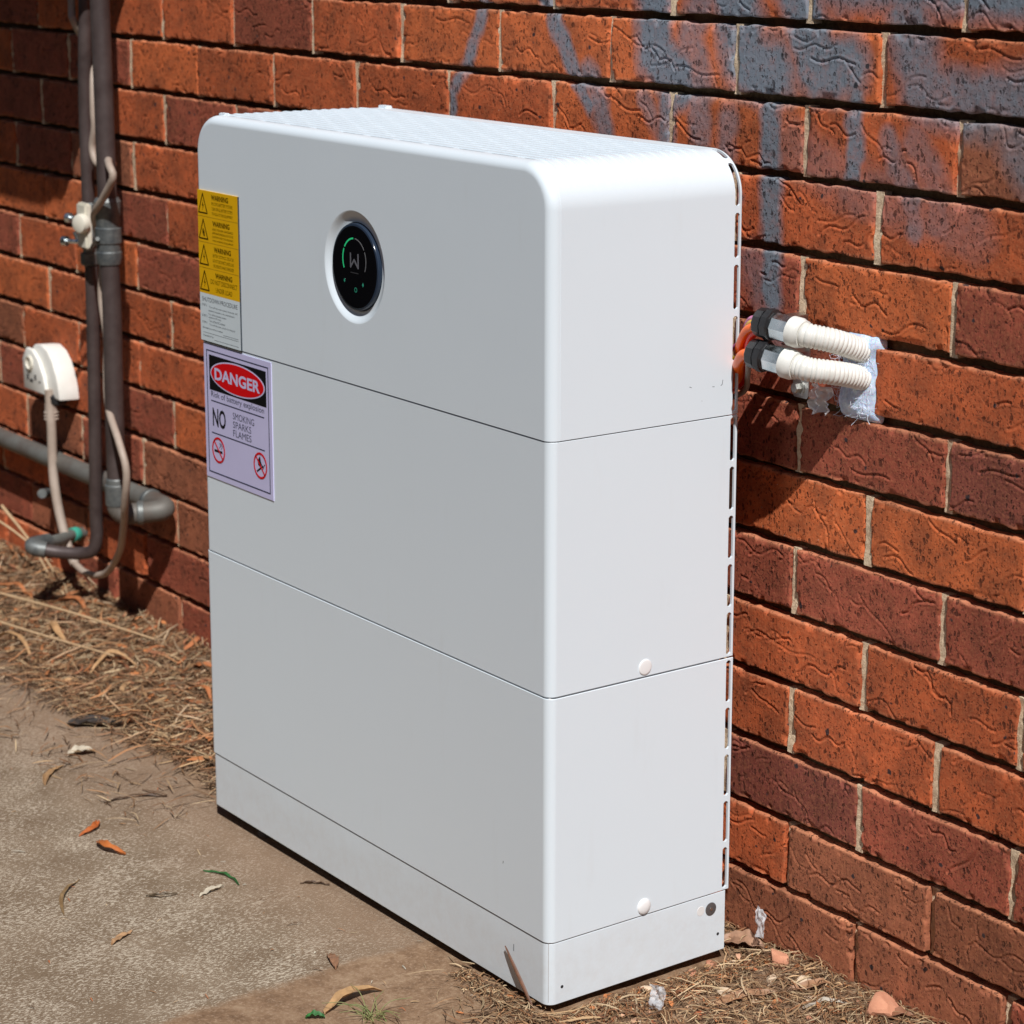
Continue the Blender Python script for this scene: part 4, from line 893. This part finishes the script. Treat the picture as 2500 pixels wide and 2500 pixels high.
leaf('leaf', (-.165, -.222), (-.150, -.205), .010, (.03, .16, .03), 'small bright green leaf at the bottom edge', .004, .0)
for k, (x, y, L_, a_, b_) in enumerate([(-1.02, .20, .075, .3, .45), (-1.13, .26, .085, 2.6, .35), (-1.28, .20, .10, .1, .15), (-1.45, .12, .09, 1.2, .4), (-1.62, .17, .12, 2.9, .12), (-1.10, .14, .08, 1.0, -.4), (-1.86, .22, .13, .3, .2), (-1.75, .08, .16, .05, .05), (-1.38, .28, .07, .6, -.5), (-2.0, .15, .14, .5, .25), (-.93, .16, .07, 1.3, .4), (-.90, .27, .06, .4, .3)]):
    leaf('bark_strip', (x, y), (x+L_*math.cos(a_), min(y+L_*math.sin(a_), YW-.012)), random.uniform(.008, .015), random.choice([(.56, .20, .07), (.48, .17, .06), (.55, .32, .15)]), 'curled orange bark strip in the straw left of the cabinet', random.uniform(.008, .03), b_, 'bark', 'bark strips left of the cabinet')
# long dry stalks crossing the litter at the far left
for i, (pts, lab) in enumerate([([(-2.25, .03, .03), (-1.75, .19, .025), (-1.50, .27, .012)], 'long pale stalk rising to the pipe foot'), ([(-2.2, .02, .012), (-1.75, .10, .012), (-1.45, .17, .014)], 'long pale stalk lying lowest in the straw'), ([(-2.35, .24, .09), (-2.05, .22, .12), (-1.93, .26, .07), (-1.90, .28, .02)], 'arched dry stalk under the socket'), ([(-2.12, .27, .12), (-2.02, .28, .07), (-1.97, .29, .02)], 'upright dry stalk against the wall at far left')]):
    tag(MB().tube(pts, (.0032, .0018), 8, .01).build('dry_stalk', noisy('stalk%d' % i, (.55, .38, .22), (.40, .26, .14), 60, .7), None, 60), lab, 'stalk', 'dry stalks at the far left')
def stone(x, y, r_, c, label, seed, flat=.55, grp=None, cat='brick chip', name='brick_chip'):
    bm = bmesh.new(); bmesh.ops.create_icosphere(bm, subdivisions=3, radius=1); rr = np.random.default_rng(seed)
    planes = [(Vector(rr.normal(0, 1, 3)).normalized(), rr.uniform(.45, .8)) for _ in range(9)]; sx, sy = rr.uniform(.8, 1.3), rr.uniform(.6, 1.0); rot = Matrix.Rotation(rr.uniform(0, 3), 3, 'Z')
    z0 = float(gz(x, y))
    for v_ in bm.verts:
        for pn_, d in planes:
            e = v_.co.dot(pn_)-d
            if e > 0: v_.co -= pn_*e
        c_ = rot @ Vector((v_.co.x*r_*sx, v_.co.y*r_*sy, v_.co.z*r_*flat)); v_.co = (x+c_.x, y+c_.y, z0+c_.z+r_*flat*.35)
    me = bpy.data.meshes.new(name); bm.to_mesh(me); bm.free(); me.shade_smooth(); me.set_sharp_from_angle(angle=R(18))
    return tag(link(name, me, STONE[c]), label, cat, grp)
STONE = {'pink': noisy('pink_brick_chip', (.62, .30, .18), (.52, .22, .13), 70, .9, 0, .001, 300), 'pale': noisy('pale_mortar_chip', (.66, .52, .38), (.56, .42, .28), 70, .9, 0, .001, 300), 'orange': noisy('orange_brick_chip', (.55, .17, .07), (.48, .14, .06), 70, .9, 0, .001, 300)}
stone(.060, .300, .017, 'pink', 'largest pink chip, pointed, at the foot of the wall', 1, .9)
stone(.124, .285, .0145, 'pale', 'pale rounded chip beside the reddish bark strip', 2)
stone(.075, .203, .011, 'pale', 'pale chip above the flat brown bark strip', 3)
stone(.052, .180, .008, 'orange', 'orange chip between two pale chips near the plinth', 4)
stone(.018, .132, .010, 'pale', 'pale pebble just in front of the side of the plinth', 5)
stone(.010, .238, .014, 'pink', 'flat pinkish chip under the rear corner of the plinth', 6, .4)
stone(.012, .205, .012, 'pink', 'flat pink chip along the side of the plinth', 7, .4)
stone(.226, .312, .017, 'pink', 'pink chip at the bottom edge by the wall', 8)
for k in range(80):
    while True:
        x, y = rng.uniform(-.02, .45), rng.uniform(-.05, .31)
        if x > .012 and y > .35*0-.6*x+.02: break
    stone(x, y, rng.uniform(.0022, .0075), rng.choice(['pink', 'pale', 'orange', 'pale']), 'tiny brick and mortar crumb in the right-hand litter', 100+k, .6, 'crumbs in the right-hand litter')
for k in range(14):
    x, y = rng.uniform(-2.0, -.85), rng.uniform(.02, .28)
    stone(x, y, rng.uniform(.004, .009), rng.choice(['pale', 'pink']), 'small pale chip among the straw left of the cabinet', 300+k, .6, 'chips in the left-hand litter')
film('plastic_film', .066, .108, .006, .018, .030, 21, 'clear plastic scrap in the litter at the bottom edge', True)
film('plastic_film', .000+.018, .306, .030, .016, .040, 33, 'clear plastic scrap standing between the cabinet and the wall', True)
# grass tuft at the bottom edge
mb = MB()
for k in range(22):
    a = random.uniform(0, 6.28); L_ = random.uniform(.015, .045); x, y = -.118+random.gauss(0, .008), -.160+random.gauss(0, .008)
    mb.tube([(x, y, -.013), (x+math.cos(a)*L_*.4, y+math.sin(a)*L_*.4, -.013+L_*.35), (x+math.cos(a)*L_, y+math.sin(a)*L_, -.010+L_*.3)], (.0008, .0003), 5, .004)
tag(mb.build('grass_tuft', noisy('tuft_green', (.12, .17, .05), (.30, .26, .11), 60, .7), None, 60), 'sparse green and straw coloured grass tuft at the bottom edge', 'grass')
# bigger rubble at the right
for k, (x, y, r_, c, fl, lb) in enumerate([(.236, .300, .024, 'pink', .7, 'big pink brick lump at the bottom right corner'), (.030, .165, .011, 'orange', .4, 'flat orange chip among the straw beside the plinth'), (.100, .232, .009, 'orange', .5, 'orange chip touching the flat brown bark strip'),
    (.090, .262, .010, 'pale', .5, 'pale flat chip uphill of the two bark strips'), (.150, .262, .008, 'pale', .5, 'pale chip at the wall end of the reddish bark strip'), (.104, .140, .010, 'orange', .4, 'orange chip below the flat brown bark strip'), (.014, .262, .013, 'pale', .35, 'pale rubble piece against the rear of the plinth'), (.012, .185, .010, 'pink', .35, 'pink flake pressed under the middle of the plinth side')]):
    stone(x, y, r_, c, lb, 500+k, fl)
leaf('bark_strip', (.250, .285), (.272, .318), .014, (.30, .13, .07), 'dark red bark strip leaning on the big pink lump', .008, .05, 'bark')
leaf('twig', (.165, .235), (.195, .285), .006, (.50, .44, .36), 'pale grey twig between the stones and the bottom edge', .006, .04, 'twig')

# unseen paling fence added behind the camera: it closes off the low sky that would light the wall
fe = empty('sky_blocking_fence', (0, -2.55, 0), 'unseen dark timber paling fence added to block low sky light, opposite the brick wall', 'fence')
M_pal = noisy('sky_blocker_timber', (.11, .085, .065), (.16, .125, .10), 6, .9, 0, .002, 90)
for k in range(76):
    x = -7.0+.15*k
    h = 2.30+.02*math.sin(k*2.3)
    MB().box(x, x+.142, -2.585, -2.570+.004*(k % 2), -.03, h, .002).build('paling', M_pal, fe, 30)
for z in (.35, 1.2, 2.0): MB().box(-7.0, 4.4, -2.625, -2.586, z, z+.07, .003).build('rail', M_pal, fe, 30)
